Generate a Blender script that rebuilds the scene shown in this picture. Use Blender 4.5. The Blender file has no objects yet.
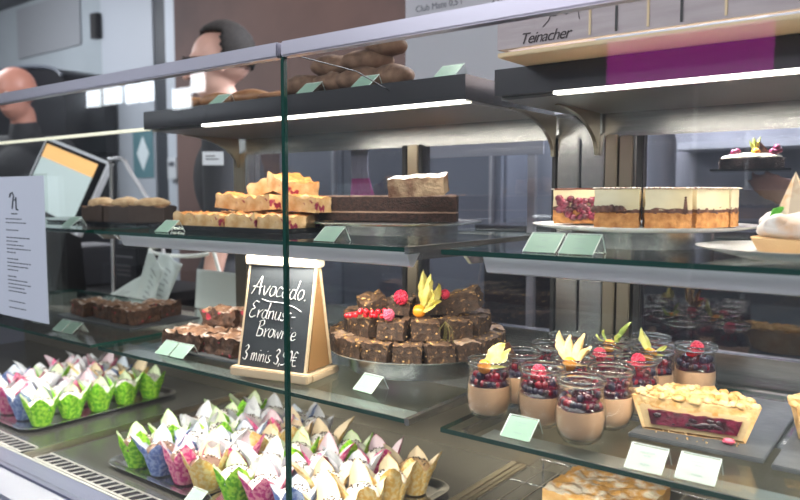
import bpy, bmesh, math, random
from mathutils import Vector, Matrix, noise
random.seed(7)
C = bpy.context.scene.collection
PI = math.pi
R_ = math.radians
SC = bpy.context.scene
EYE = 1.30

# ------------------------------------------------------------------ camera
cam = bpy.data.cameras.new('camera'); camo = bpy.data.objects.new('camera', cam); C.objects.link(camo)
cam.sensor_width = 36; cam.lens = 32.4; cam.clip_start = .02
camo.location = (0, 0, EYE)
camo.rotation_euler = (PI/2 - math.atan(55/720), 0, R_(37.3))
cam.dof.use_dof = True; cam.dof.focus_distance = 1.10; cam.dof.aperture_fstop = 4.5
SC.camera = camo
# ------------------------------------------------------------------ world, light, exposure
w = bpy.data.worlds.new('overcast_sky'); SC.world = w; w.use_nodes = True
w.node_tree.nodes['Background'].inputs[0].default_value = (.80, .88, 1, 1)
w.node_tree.nodes['Background'].inputs[1].default_value = .10
SC.view_settings.view_transform = 'Standard'; SC.view_settings.look = 'None'
SC.view_settings.gamma = 1; SC.view_settings.exposure = 0.60
SC.cycles.transparent_max_bounces = 40; SC.cycles.max_bounces = 8
SC.cycles.sample_clamp_indirect = 4
SC.cycles.caustics_reflective = False; SC.cycles.caustics_refractive = False

def area(name, loc, rot, sx, sy, e, col=(1, 1, 1), spread=180):
    l = bpy.data.lights.new(name, 'AREA'); l.shape = 'RECTANGLE'; l.size = sx; l.size_y = sy
    l.energy = e; l.color = col; l.spread = R_(spread)
    o = bpy.data.objects.new(name, l); C.objects.link(o); o.location = loc; o.rotation_euler = rot
    return o
# unseen softboxes added under the ceiling in place of street daylight, and the LED strips of the counter
area('daylight_softbox', (-.5, -1.6, 2.84), (R_(30), 0, 0), 4.5, 1.6, 105, (.97, .98, 1))
area('daylight_softbox', (-2.6, -.8, 2.84), (R_(20), R_(-10), 0), 2.0, 1.2, 34, (.94, .97, 1))
area('kitchen_fill', (-.3, 2.4, 2.85), (R_(-20), 0, 0), 2.4, .8, 190, (.93, .94, 1))  # unseen fill that brightens the kitchen behind the rear doors
area('kitchen_fill', (-.9, 1.37, 2.3), (R_(0), R_(-38), 0), .3, .3, 26, (1, .93, .86), 50)  # unseen lamp added to brighten the hand and its plate
area('kitchen_fill', (-5.0, 1.6, 2.85), (R_(30), 0, 0), 2.0, 1.2, 70, (.94, .96, 1))
area('kitchen_fill', (-2.6, 2.2, 2.85), (R_(30), 0, 0), .8, .4, 4, (1, .85, .75))
WARM = (1, .93, .82)
LEDS = []
for x0, x1 in ((-1.29, -.63), (-.47, .35)):
    area('canopy_led_light', ((x0+x1)/2, 1.0, 1.443), (R_(0), 0, 0), x1-x0, .02, 2.6*(x1-x0), WARM)
for x0, x1 in ((-1.38, -.63), (-.52, .35)):
    area('shelf_led_light', ((x0+x1)/2, .86, 1.196), (R_(14), 0, 0), x1-x0, .02, 3.0*(x1-x0), WARM)
for x0, x1 in ((-2.3, -1.43), (-1.38, -.63), (-.52, .35)):
    area('shelf_led_light', ((x0+x1)/2, .88, .958), (R_(4), 0, 0), x1-x0, .02, 3.8*(x1-x0), WARM)

# ------------------------------------------------------------------ materials
def nd(nt, t, **k):
    n = nt.nodes.new(t)
    for a, b in k.items(): setattr(n, a, b)
    return n
MC = {}
def mat(name, col, rough=.5, metal=0, col2=None, scale=20, contrast=(.4, .6), bump=0, bscale=None, emit=0, sss=0, spec=.5, stretch=None, coat=0, col3=None, scale3=60, th3=(.6, .65), detail=6):
    if name in MC: return MC[name]
    m = bpy.data.materials.new(name); m.use_nodes = True; nt = m.node_tree
    b = nt.nodes['Principled BSDF']
    b.inputs['Base Color'].default_value = (*col, 1); b.inputs['Roughness'].default_value = rough
    b.inputs['Metallic'].default_value = metal; b.inputs['Specular IOR Level'].default_value = spec
    b.inputs['Coat Weight'].default_value = coat
    if sss:
        b.inputs['Subsurface Weight'].default_value = sss; b.inputs['Subsurface Radius'].default_value = (.01, .006, .004)
    if emit:
        b.inputs['Emission Color'].default_value = (*col, 1); b.inputs['Emission Strength'].default_value = emit
    tc = None
    if col2 or bump or col3:
        tc = nd(nt, 'ShaderNodeTexCoord'); mp = nd(nt, 'ShaderNodeMapping')
        nt.links.new(tc.outputs['Object'], mp.inputs[0])
        if stretch: mp.inputs['Scale'].default_value = stretch
    cur = None
    if col2:
        n = nd(nt, 'ShaderNodeTexNoise'); n.inputs['Scale'].default_value = scale; n.inputs['Detail'].default_value = detail
        nt.links.new(mp.outputs[0], n.inputs[0])
        r = nd(nt, 'ShaderNodeValToRGB'); e = r.color_ramp.elements
        e[0].position, e[1].position = contrast; e[0].color = (*col, 1); e[1].color = (*col2, 1)
        nt.links.new(n.outputs[0], r.inputs[0]); cur = r.outputs[0]
        nt.links.new(cur, b.inputs['Base Color'])
    if col3:
        n = nd(nt, 'ShaderNodeTexNoise'); n.inputs['Scale'].default_value = scale3; n.inputs['Detail'].default_value = 3
        nt.links.new(mp.outputs[0], n.inputs[0])
        r = nd(nt, 'ShaderNodeValToRGB'); e = r.color_ramp.elements
        e[0].position, e[1].position = th3; e[0].color = (0, 0, 0, 1); e[1].color = (1, 1, 1, 1)
        nt.links.new(n.outputs[0], r.inputs[0])
        x = nd(nt, 'ShaderNodeMix', data_type='RGBA')
        nt.links.new(r.outputs[0], x.inputs[0])
        if cur: nt.links.new(cur, x.inputs[6])
        else: x.inputs[6].default_value = (*col, 1)
        x.inputs[7].default_value = (*col3, 1); nt.links.new(x.outputs[2], b.inputs['Base Color'])
    if bump:
        n = nd(nt, 'ShaderNodeTexNoise'); n.inputs['Scale'].default_value = bscale or scale*2; n.inputs['Detail'].default_value = 4
        nt.links.new(mp.outputs[0], n.inputs[0])
        bp = nd(nt, 'ShaderNodeBump'); bp.inputs['Strength'].default_value = bump; bp.inputs['Distance'].default_value = .003
        nt.links.new(n.outputs[0], bp.inputs['Height']); nt.links.new(bp.outputs[0], b.inputs['Normal'])
    MC[name] = m
    return m
def glass(name, tint=(1, 1, 1), f0=.04, rough=0.0, power=5, gain=1.0):
    if name in MC: return MC[name]
    m = bpy.data.materials.new(name); m.use_nodes = True; nt = m.node_tree
    nt.nodes.remove(nt.nodes['Principled BSDF']); out = nt.nodes['Material Output']
    g = nd(nt, 'ShaderNodeNewGeometry'); d = nd(nt, 'ShaderNodeVectorMath', operation='DOT_PRODUCT')
    nt.links.new(g.outputs['Normal'], d.inputs[0]); nt.links.new(g.outputs['Incoming'], d.inputs[1])
    a = nd(nt, 'ShaderNodeMath', operation='ABSOLUTE'); nt.links.new(d.outputs['Value'], a.inputs[0])
    s = nd(nt, 'ShaderNodeMath', operation='SUBTRACT'); s.inputs[0].default_value = 1; nt.links.new(a.outputs[0], s.inputs[1])
    p = nd(nt, 'ShaderNodeMath', operation='POWER'); nt.links.new(s.outputs[0], p.inputs[0]); p.inputs[1].default_value = power
    q = nd(nt, 'ShaderNodeMath', operation='MULTIPLY_ADD'); nt.links.new(p.outputs[0], q.inputs[0])
    q.inputs[1].default_value = (1-f0)*gain; q.inputs[2].default_value = f0
    t = nd(nt, 'ShaderNodeBsdfTransparent'); t.inputs[0].default_value = (*tint, 1)
    gl = nd(nt, 'ShaderNodeBsdfGlossy'); gl.inputs['Roughness'].default_value = rough
    mx = nd(nt, 'ShaderNodeMixShader')
    nt.links.new(q.outputs[0], mx.inputs[0]); nt.links.new(t.outputs[0], mx.inputs[1]); nt.links.new(gl.outputs[0], mx.inputs[2])
    nt.links.new(mx.outputs[0], out.inputs[0])
    MC[name] = m
    return m

steel = mat('brushed_steel', (.36, .36, .355), .26, 1, (.50, .50, .50), 8, (.3, .7), stretch=(1, 30, 30))
steel_soft = mat('satin_steel', (.60, .60, .62), .42, 1)
steel_dark = mat('dark_steel', (.040, .040, .045), .25, .5)
steel_warm = mat('warm_steel', (.34, .29, .22), .3, 1)
steel_floor = mat('well_steel', (.075, .072, .064), .24, .5, (.12, .115, .10), 6, (.3, .7))
alu = mat('anodised_rail', (.34, .335, .40), .34, .85)
chrome = mat('polished_tray', (.80, .80, .80), .25, 1)
profile = mat('white_profile', (.74, .74, .80), .35, .2)
white_panel = mat('white_panel', (.22, .235, .31), .35)
lav_panel = mat('grey_blue_panel', (.11, .12, .19), .3)
gpane = glass('clear_glass', (.985, .995, .99), .045)
gshelf = glass('shelf_glass', (.93, .975, .955), .07, gain=.8)
gdark = glass('tinted_door_glass', (.84, .84, .88), .13)
gjar = glass('jar_glass', (.99, .995, .99), .035, power=3.2, gain=.85)
gacr = glass('acrylic', (.97, .985, .975), .05)
gedge = mat('green_glass_edge', (.004, .045, .035), .12, 0, coat=.5)
gedge2 = mat('acrylic_edge', (.75, .85, .80), .2)
black = mat('matte_black', (.012, .012, .014), .5)
gloss_black = mat('gloss_black', (.015, .015, .018), .12)
paper = mat('paper', (.80, .82, .84), .7)
mint = mat('mint_card', (.27, .43, .33), .6)
ink = mat('ink', (.06, .07, .09), .6)
print_grey = mat('grey_print', (.25, .33, .32), .6)
slate = mat('slate', (.045, .05, .055), .5, 0, (.075, .08, .085), 30, (.3, .7), bump=.25, bscale=90)
wood = mat('pale_wood', (.64, .47, .29), .5, 0, (.76, .60, .41), 8, (.3, .7), stretch=(1, 1, 12))
woodd = mat('crate_wood', (.40, .34, .36), .6, 0, (.50, .44, .46), 6, (.3, .7), stretch=(2, 20, 20))
cream_wood = mat('cream_board', (.72, .56, .34), .55)
chalk = mat('chalk', (.92, .92, .90), .8)
ceramic = mat('white_ceramic', (.86, .85, .84), .15)
LED = mat('led_diffuser', (1, .95, .86), .4, emit=6)
LED.node_tree.nodes['Principled BSDF'].inputs['Base Color'].default_value = (1, .97, .9, 1)

# ------------------------------------------------------------------ mesh helpers
def put(name, bm, mats, parent=None, smooth=False, loc=(0, 0, 0), rot=(0, 0, 0)):
    me = bpy.data.meshes.new(name); bm.normal_update(); bm.to_mesh(me); bm.free()
    for m in (mats if isinstance(mats, (list, tuple)) else [mats]): me.materials.append(m)
    if smooth:
        for p in me.polygons: p.use_smooth = True
        me.set_sharp_from_angle(angle=R_(62))
    o = bpy.data.objects.new(name, me); C.objects.link(o)
    o.location = loc; o.rotation_euler = rot
    if parent: o.parent = parent
    return o
def tag(o, label=None, cat=None, group=None, kind=None):
    for k, v in (('label', label), ('category', cat), ('group', group), ('kind', kind)):
        if v: o[k] = v
    return o
def thing(name, label, cat, loc=(0, 0, 0), rz=0, group=None):
    o = bpy.data.objects.new(name, None); C.objects.link(o); o.empty_display_size = .01
    o.location = loc; o.rotation_euler = (0, 0, rz)
    return tag(o, label, cat, group)
def kids(o): return [c for c in C.objects if c.parent == o]
def dup(o, parent=None, tree=None):
    if tree is None:
        tree = {}
        for c in C.objects:
            if c.parent: tree.setdefault(c.parent.name, []).append(c)
    c = o.copy(); C.objects.link(c); c.parent = parent
    for ch in tree.get(o.name, []): dup(ch, c, tree)
    return c
def place(proto, used, loc, rz, label, group, sc=1.0):
    """first use moves the prototype itself, later ones are copies"""
    o = proto if proto.name not in used else dup(proto)
    used.add(proto.name)
    o.location = loc; o.rotation_euler = (0, 0, rz); o.scale = (sc, sc, sc)
    tag(o, label, None, group)
    return o
def box(bm, x0, x1, y0, y1, z0, z1, mi=0, rot=None, bev=0):
    b = bmesh.new() if bev else bm
    vs = [b.verts.new((x, y, z)) for z in (z0, z1) for y in (y0, y1) for x in (x0, x1)]
    fs = [(0, 2, 3, 1), (4, 5, 7, 6), (0, 1, 5, 4), (2, 6, 7, 3), (0, 4, 6, 2), (1, 3, 7, 5)]
    fs = [b.faces.new([vs[i] for i in f]) for f in fs]
    for f in fs: f.material_index = mi
    if bev:
        bmesh.ops.bevel(b, geom=b.edges[:], offset=bev, segments=2, affect='EDGES')
        for f in b.faces: f.material_index = mi
        t = bpy.data.meshes.new('t'); b.to_mesh(t); b.free(); bm.from_mesh(t); bpy.data.meshes.remove(t)
    elif rot is not None:
        bmesh.ops.transform(b, matrix=rot, verts=vs)
    return fs
def BX(x0, x1, y0, y1, z0, z1, bev=0):
    bm = bmesh.new(); box(bm, x0, x1, y0, y1, z0, z1, 0, None, bev); return bm
def quad(bm, pts, mi=0):
    f = bm.faces.new([bm.verts.new(p) for p in pts]); f.material_index = mi; return f
def prism(bm, pts, d, mi=0, mside=None):
    """closed outline pts (3D, planar) extruded by vector d"""
    d = Vector(d); a = [bm.verts.new(p) for p in pts]; b = [bm.verts.new(Vector(p)+d) for p in pts]
    n = len(pts)
    bm.faces.new(a).material_index = mi; bm.faces.new(b[::-1]).material_index = mi
    for i in range(n):
        f = bm.faces.new((a[i], b[i], b[(i+1) % n], a[(i+1) % n])); f.material_index = mi if mside is None else mside
def lathe(bm, prof, n=32, cx=0, cy=0, mi=0, caps=False):
    rings = []
    for r, z in prof:
        if r < 1e-6: rings.append([bm.verts.new((cx, cy, z))])
        else: rings.append([bm.verts.new((cx+r*math.cos(2*PI*i/n), cy+r*math.sin(2*PI*i/n), z)) for i in range(n)])
    for a, b in zip(rings, rings[1:]):
        for i in range(n):
            j = (i+1) % n
            if len(a) == 1 and len(b) == 1: continue
            if len(a) == 1: f = bm.faces.new((a[0], b[j], b[i]))
            elif len(b) == 1: f = bm.faces.new((a[i], a[j], b[0]))
            else: f = bm.faces.new((a[i], a[j], b[j], b[i]))
            f.material_index = mi
def tube(bm, pts, r, n=8, mi=0, closed=False, rs=None, flat=None):
    pts = [Vector(p) for p in pts]; rings = []
    N = len(pts); up = None
    for i, p in enumerate(pts):
        a = pts[(i-1) % N] if closed or i > 0 else p
        b = pts[(i+1) % N] if closed or i < N-1 else p
        t = (b-a).normalized() if (b-a).length > 1e-9 else Vector((0, 0, 1))
        if up is None:
            up = Vector((0, 0, 1)) if abs(t.z) < .9 else Vector((1, 0, 0))
        s = t.cross(up)
        if s.length < 1e-5: s = t.orthogonal()
        s.normalize(); up = s.cross(t).normalized()
        rr = rs[i] if rs else r
        rings.append([bm.verts.new(p + s*math.cos(2*PI*k/n)*rr + up*math.sin(2*PI*k/n)*rr*(flat or 1)) for k in range(n)])
    L = N if closed else N-1
    for i in range(L):
        a, b = rings[i], rings[(i+1) % N]
        for k in range(n):
            bm.faces.new((a[k], a[(k+1) % n], b[(k+1) % n], b[k])).material_index = mi
    if not closed:
        bm.faces.new(rings[0]).material_index = mi; bm.faces.new(rings[-1][::-1]).material_index = mi
def ball(bm, c, r, sub=2, sc=(1, 1, 1), nz=0, nf=40, mi=0, seed=0, rot=None):
    M = Matrix.Translation(c) @ (rot or Matrix.Identity(4)) @ Matrix.Diagonal((*[r*s for s in sc], 1))
    g = bmesh.ops.create_icosphere(bm, subdivisions=sub, radius=1, matrix=M)
    for v in g['verts']:
        if nz:
            q = v.co*nf + Vector((seed*7.3, seed*3.1, seed))
            v.co += (v.co-Vector(c)).normalized()*noise.noise(q)*nz
        for f in v.link_faces: f.material_index = mi
def rough_block(sx, sy, sz, amp=.002, nf=90, seed=0, seg=.006, top_amp=None, taper=0, mi_top=1):
    """a cut block of cake: subdivided box with crumbly noise; top faces get the material index mi_top"""
    bm = bmesh.new()
    nx, ny, nz = max(2, int(sx/seg)), max(2, int(sy/seg)), max(2, int(sz/seg))
    V = {}
    def v(i, j, k):
        if (i, j, k) not in V:
            p = Vector((-sx/2+sx*i/nx, -sy/2+sy*j/ny, sz*k/nz))
            s = 1 - taper*(1-k/nz); p.x *= s; p.y *= s
            q = p*nf + Vector((seed*11.7, seed*5.3, seed*2.1))
            a = amp
            nvec = noise.noise_vector(q)
            p2 = p + nvec*a
            if k == nz: p2.z += (top_amp if top_amp is not None else amp)*noise.noise(q*.6+Vector((9, 9, 9)))*1.5
            if k == 0: p2.z = 0
            V[(i, j, k)] = bm.verts.new(p2)
        return V[(i, j, k)]
    for i in range(nx):
        for j in range(ny):
            bm.faces.new((v(i, j, nz), v(i+1, j, nz), v(i+1, j+1, nz), v(i, j+1, nz))).material_index = mi_top
            bm.faces.new((v(i, j, 0), v(i, j+1, 0), v(i+1, j+1, 0), v(i+1, j, 0)))
    for i in range(nx):
        for k in range(nz):
            bm.faces.new((v(i, 0, k), v(i+1, 0, k), v(i+1, 0, k+1), v(i, 0, k+1)))
            bm.faces.new((v(i, ny, k), v(i, ny, k+1), v(i+1, ny, k+1), v(i+1, ny, k)))
    for j in range(ny):
        for k in range(nz):
            bm.faces.new((v(0, j, k), v(0, j, k+1), v(0, j+1, k+1), v(0, j+1, k)))
            bm.faces.new((v(nx, j, k), v(nx, j+1, k), v(nx, j+1, k+1), v(nx, j, k+1)))
    return bm
def wedge(bm, r, a0, a1, z0, z1, n=10, mi=0, amp=0, seed=0, nr=6, nzz=4):
    """solid cake wedge, apex at the origin"""
    def P(i, j, k):
        a = a0+(a1-a0)*i/n; rr = r*j/nr; p = Vector((rr*math.cos(a), rr*math.sin(a), z0+(z1-z0)*k/nzz))
        if amp: p += noise.noise_vector(p*140+Vector((seed, 0, 0)))*amp
        return p
    V = {}
    def v(i, j, k):
        if j == 0: i = 0
        if (i, j, k) not in V: V[(i, j, k)] = bm.verts.new(P(i, j, k))
        return V[(i, j, k)]
    def F(*a):
        u = []
        for x in a:
            if x not in u: u.append(x)
        if len(u) > 2: bm.faces.new(u).material_index = mi
    for i in range(n):
        for j in range(nr):
            F(v(i, j, nzz), v(i, j+1, nzz), v(i+1, j+1, nzz), v(i+1, j, nzz))
            F(v(i, j, 0), v(i+1, j, 0), v(i+1, j+1, 0), v(i, j+1, 0))
        for k in range(nzz):
            F(v(i, nr, k), v(i+1, nr, k), v(i+1, nr, k+1), v(i, nr, k+1))
    for j in range(nr):
        for k in range(nzz):
            F(v(0, j, k), v(0, j+1, k), v(0, j+1, k+1), v(0, j, k+1))
            F(v(n, j, k), v(n, j, k+1), v(n, j+1, k+1), v(n, j+1, k))
def text(s, size, m, parent, loc, rot, shear=0, name='lettering', align='LEFT', space=1):
    c = bpy.data.curves.new(name, 'FONT'); c.body = s; c.size = size; c.shear = shear; c.align_x = align
    c.space_character = space
    c.materials.append(m); c.extrude = .0002
    q = bpy.data.objects.new(name, c); C.objects.link(q); bpy.context.view_layer.update()
    me = bpy.data.meshes.new_from_object(q.evaluated_get(bpy.context.evaluated_depsgraph_get()))
    bpy.data.objects.remove(q)
    if not me.materials: me.materials.append(m)
    o = bpy.data.objects.new(name, me); C.objects.link(o); o.location = loc; o.rotation_euler = rot; o.parent = parent
    return o
ORD = ['first', 'second', 'third', 'fourth', 'fifth', 'sixth', 'seventh', 'eighth', 'ninth', 'tenth', 'eleventh', 'twelfth', 'thirteenth', 'fourteenth', 'fifteenth', 'sixteenth']

# ================================================================== setting
def struct(name, bm, m, smooth=False):
    return tag(put(name, bm, m, None, smooth), kind='structure')
floor_m = mat('stone_floor', (.17, .165, .165), .5, 0, (.24, .23, .23), 3, (.3, .7))
wall_grey = mat('grey_plaster', (.27, .31, .34), .8, 0, (.34, .38, .42), 1.5, (.3, .7))
wall_brown = mat('mauve_brown_wall', (.050, .030, .029), .7, 0, (.125, .072, .062), 1.2, (.3, .7))
struct('floor', BX(-8, 4.2, -3.2, 5.2, -.1, 0), floor_m)
struct('ceiling', BX(-8, 4.2, -3.2, 5.2, 2.9, 3.0), mat('ceiling_paint', (.22, .23, .25), .8))
struct('wall_back', BX(-8, 4.2, 3.6, 3.7, 0, 2.9), mat('kitchen_wall', (.38, .39, .43), .7, 0, (.58, .59, .64), 1.3, (.35, .65), stretch=(3, 1, .3)))
struct('wall_left', BX(-8, -7.9, -3.2, 5.2, 0, 2.9), mat('dark_plaster', (.12, .125, .135), .8))
struct('wall_service', BX(-4.05, -1.72, 2.9, 3.0, 0, 2.9), wall_brown)
struct('wall_kitchen', BX(-7.9, -4.35, 3.0, 3.1, 0, 2.9), wall_grey)
struct('trim_1', BX(-4.35, -4.22, 2.96, 3.08, 0, 2.9), mat('dark_jamb', (.03, .035, .045), .4))
struct('trim_2', BX(-4.22, -4.05, 2.95, 3.07, 0, 2.9), mat('light_jamb', (.42, .46, .52), .5))
# door in the kitchen wall
d = struct('door_1', BX(-5.0, -4.36, 2.95, 3.0, 0, 2.86, .004), mat('door_paint', (.34, .37, .42), .45))
put('door_closer', BX(-5.06, -4.98, 2.90, 2.949, 2.44, 2.62, .004), black, d)
# street front wall with a row of openings
bm = bmesh.new()
cols_ = [-7.9, -9.6]
struct('wall_front', BX(-8, 4.2, -3.2, -3.1, 0, .5), wall_grey)

# ================================================================== counter body
U, L, D = 1.227, .983, .68
BK = 1.275
cnt = thing('display_counter', 'long stainless and glass cake display counter holding all the pastries', 'display counter')
XL, XR = -3.15, .45
# base carcass: front panel, ledge, well floors, dividers
bm = bmesh.new()
box(bm, XL, XR, .66, .70, .0, .655); box(bm, XL, XR, .70, 1.50, .0, .60)
put('base_cabinet', bm, white_panel, cnt)
bm = bmesh.new()
prism(bm, [(XL, .60, .640), (XL, .60, .662), (XL, .655, .668), (XL, .655, .640)], (XR-XL, 0, 0))
put('front_ledge', bm, white_panel, cnt)
put('ledge_seam', BX(XL, XR, .656, .666, .63, .655), mat('seam_blue', (.06, .08, .14), .4), cnt)
bm = bmesh.new()
prism(bm, [(XL, .667, .645), (XL, .667, .668), (XL, .728, .676), (XL, .728, .645)], (XR-XL, 0, 0))
put('front_bumper', bm, white_panel, cnt)
WELLS = [(-3.12, -1.745), (-1.70, -.785), (-.74, .43)]
put('front_flange', BX(XL, XR, .729, .784, .64, .681), lav_panel, cnt)
put('flange_lip', BX(XL, XR, .784, .79, .64, .6825), mat('flange_steel', (.42, .42, .38), .5, .3), cnt)
for i, (x0, x1) in enumerate(WELLS):
    wl = put('well', BX(x0, x1, .79, 1.46, .60, .6795), steel_floor, cnt)
    bm = bmesh.new()      # air grille: steel frame with dark slots
    box(bm, x0+.01, x1-.01, .795, .835, .6796, .6815, 1)
    n = int((x1-x0-.02)/.027)
    for k in range(n+1):
        x = x0+.01+k*.027
        prism(bm, [(x-.004, .798, .6816), (x+.001, .798, .6816), (x+.013, .832, .6816), (x+.008, .832, .6816)], (0, 0, .0012), 0)
    box(bm, x0+.01, x1-.01, .792, .798, .6816, .6830, 0); box(bm, x0+.01, x1-.01, .832, .836, .6816, .6830, 0)
    put('air_grille', bm, [mat('grille_steel', (.55, .53, .50), .4, .8), mat('slot_dark', (.012, .010, .010), 1, spec=.05)], cnt)
for x0, x1 in ((-1.745, -1.70), (-.785, -.74)):
    bm = bmesh.new(); box(bm, x0, x1, .79, 1.46, .62, .683, 0, None, .003)
    box(bm, x0+.016, x0+.020, .79, 1.455, .683, .6845); box(bm, x0+.030, x0+.034, .79, 1.455, .683, .6845)
    put('well_divider', bm, steel_warm, cnt)
put('back_wall', BX(XL, XR, 1.46, 1.48, .6, .895), mat('well_back', (.42, .38, .30), .35, .9), cnt)
put('side_panel', BX(XL-.03, XL, .66, 1.50, 0, 1.0), white_panel, cnt)
put('side_panel', BX(XR, XR+.03, .66, 1.50, 0, 1.5), white_panel, cnt)
# sill that carries the rear doors above the well
put('rear_sill', BX(-1.46, XR, BK-.012, 1.50, .895, L-.004), steel, cnt)
put('rear_ledge', BX(XL, -1.46, BK-.012, 1.50, .895, .905), mat('beige_ledge', (.50, .44, .38), .4), cnt)
# rear frame
bm = bmesh.new()
box(bm, -1.46, XR, BK, BK+.03, L-.004, 1.035)           # bottom rail
put('rear_bottom_rail', bm, steel, cnt)
bm = bmesh.new()
box(bm, -1.52, XR, BK, BK+.035, 1.408, 1.452); box(bm, -1.52, XR, BK-.006, BK, 1.404, 1.412)
put('rear_header', bm, steel, cnt)
def upright(x0, x1, m, nm='rear_post', z0=L-.004, z1=1.408, y0=BK-.012, y1=BK+.03):
    b = bmesh.new(); box(b, x0, x1, y0, y1, z0, z1, 0, None, .002); return put(nm, b, m, cnt)
upright(-1.52, -1.475, steel_warm, z0=.905); upright(-1.475, -1.46, steel)
upright(-.590, -.548, steel); upright(-.543, -.500, steel)
upright(-.498, -.476, steel_warm); upright(-.474, -.450, steel_warm, y0=BK-.006)
upright(-.445, -.432, black, 'door_gasket', y0=BK-.002, y1=BK+.02)
upright(-.958, -.944, black, 'door_gasket', y1=BK+.02); upright(-.943, -.915, steel_warm); upright(-.914, -.903, black, 'door_gasket', y1=BK+.02)
upright(-.602, -.592, black, 'door_gasket', y1=BK+.02)
upright(.41, .45, steel)
for zz in (1.215, 1.0):   # small slots of the shelf uprights
    for xx in (-.575, -.53): put('hanging_slot', BX(xx, xx+.004, BK-.0135, BK-.012, zz-.04, zz-.015), black, cnt)
for x0, x1 in ((-1.46, -.945), (-.915, -.592), (-.432, .41)):
    f = put('rear_door', BX(x0, x1, BK+.008, BK+.012, 1.035, 1.404), gdark, cnt)
# shelves
for zt in (U, L):
    for i, (x0, x1) in enumerate(((-2.35, -1.435), (-1.405, -.602), (-.54, .38))):
        bm = bmesh.new(); box(bm, x0, x1, .80, BK-.018, zt-.0065, zt, 0)
        bm.faces.ensure_lookup_table()
        for fi in (2, 3, 4, 5): bm.faces[fi].material_index = 1
        sh = put('glass_shelf', bm, [gshelf, gedge], cnt)
        hh = 1.0 if zt == U else .55
        if i > 0:            # angled front profile hanging below the glass, it houses the LED strip
            bm = bmesh.new()
            prism(bm, [(x0+.05, .825, zt-.0085), (x0+.05, .835, zt-.0085-.0215*hh), (x0+.05, .842, zt-.0085-.0235*hh), (x0+.05, .86, zt-.010), (x0+.05, .86, zt-.0085)], (x1-x0-.065, 0, 0))
            put('shelf_profile', bm, profile if zt == U else steel_soft, cnt)
            put('profile_led', BX(x0+.06, x1-.03, .848, .855, zt-.0085-.0185*hh, zt-.0085-.0165*hh), LED, cnt)
        for xx in (x0+.012, x1-.022):
            bm = bmesh.new(); prism(bm, [(xx, .835, zt-.0095), (xx, 1.26, zt-.0095), (xx, 1.26, zt-.055), (xx, 1.0, zt-.025), (xx, .85, zt-.022)], (.006, 0, 0))
            put('shelf_bracket', bm, steel, cnt)
        if i == 1:
            put('edge_trim', BX(x1+.0005, x1+.008, .80, BK-.02, zt-.009, zt+.001), steel, cnt)
# canopy (top tier) with LED strip, three units
for i, (x0, x1) in enumerate(((-2.5, -1.53), (-1.50, -.62), (-.567, .40))):
    if i == 0:
        put('led_bar', BX(-2.6, -1.50, .990, 1.004, 1.450, 1.457), mat('dim_led', (.80, .78, .62), .4, emit=.5), cnt); continue
    bm = bmesh.new(); prism(bm, [(x0, .985, 1.452), (x0, .985, 1.492), (x0, 1.31, 1.492), (x0, 1.31, 1.452)], (x1-x0, 0, 0))
    put('canopy_tier', bm, steel_dark, cnt)
    put('canopy_underside', BX(x0+.001, x1-.001, 1.006, 1.309, 1.4475, 1.4515), mat('underside_steel', (.34, .33, .31), .3, 1), cnt)
    put('led_strip', BX((-2.4, -1.29, -.47)[i], (-1.48, -.63, .38)[i], .988, 1.002, 1.4478, 1.4518), LED, cnt)
def bracket(x, sgn=1):
    bm = bmesh.new()
    o_, i_ = [], []
    for k in range(11):
        t = k/10*PI/2
        o_.append((x, 1.09+.165*math.sin(t), 1.372+.073*math.cos(t)))
    pts = o_ + [(x, BK-.013, 1.372), (x, BK-.013, 1.447), (x, 1.09, 1.447)]
    prism(bm, pts, (.007, 0, 0)); put('canopy_bracket', bm, steel_warm, cnt)
for x in (-1.50, -.600, -.515): bracket(x)
# front glass and top rail
for x0, x1 in ((-3.15, -.7785), (-.7715, .45)):
    bm = bmesh.new(); box(bm, x0, x1, .737, .743, .682, 1.503, 0); bm.faces.ensure_lookup_table()
    for fi in (4, 5): bm.faces[fi].material_index = 1
    put('front_pane', bm, [gpane, gedge], cnt)
    put('top_rail', BX(x0, x1, .730, .750, 1.4975, 1.519, .002), alu, cnt)
bm = bmesh.new(); tube(bm, [(-.775, .748, 1.505), (-.775, .90, 1.500), (-.775, .99, 1.478)], .0010)
put('stay_rod', bm, black, cnt)
put('pane_joint', BX(-.778, -.772, .737, .743, .682, 1.50), gedge, cnt)
# wire rack in the third well
rk = thing('wire_rack', 'chrome wire cooling rack on the well floor beneath the lower shelf', 'rack', (0, 0, 0))
bm = bmesh.new()
for k in range(13): x = -.70+k*.035; tube(bm, [(x, 1.02, .714), (x, 1.44, .714)], .0012, 6)
for y in (1.02, 1.16, 1.30, 1.44): tube(bm, [(-.70, y, .711), (-.28, y, .711)], .002, 6)
put('grid', bm, chrome, rk, True)
for x in (-.69, -.29):
    for y in (1.03, 1.43):
        bm = bmesh.new(); tube(bm, [(x, y, .6800), (x, y, .711)], .0025, 6); put('foot', bm, chrome, rk, True)

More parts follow.
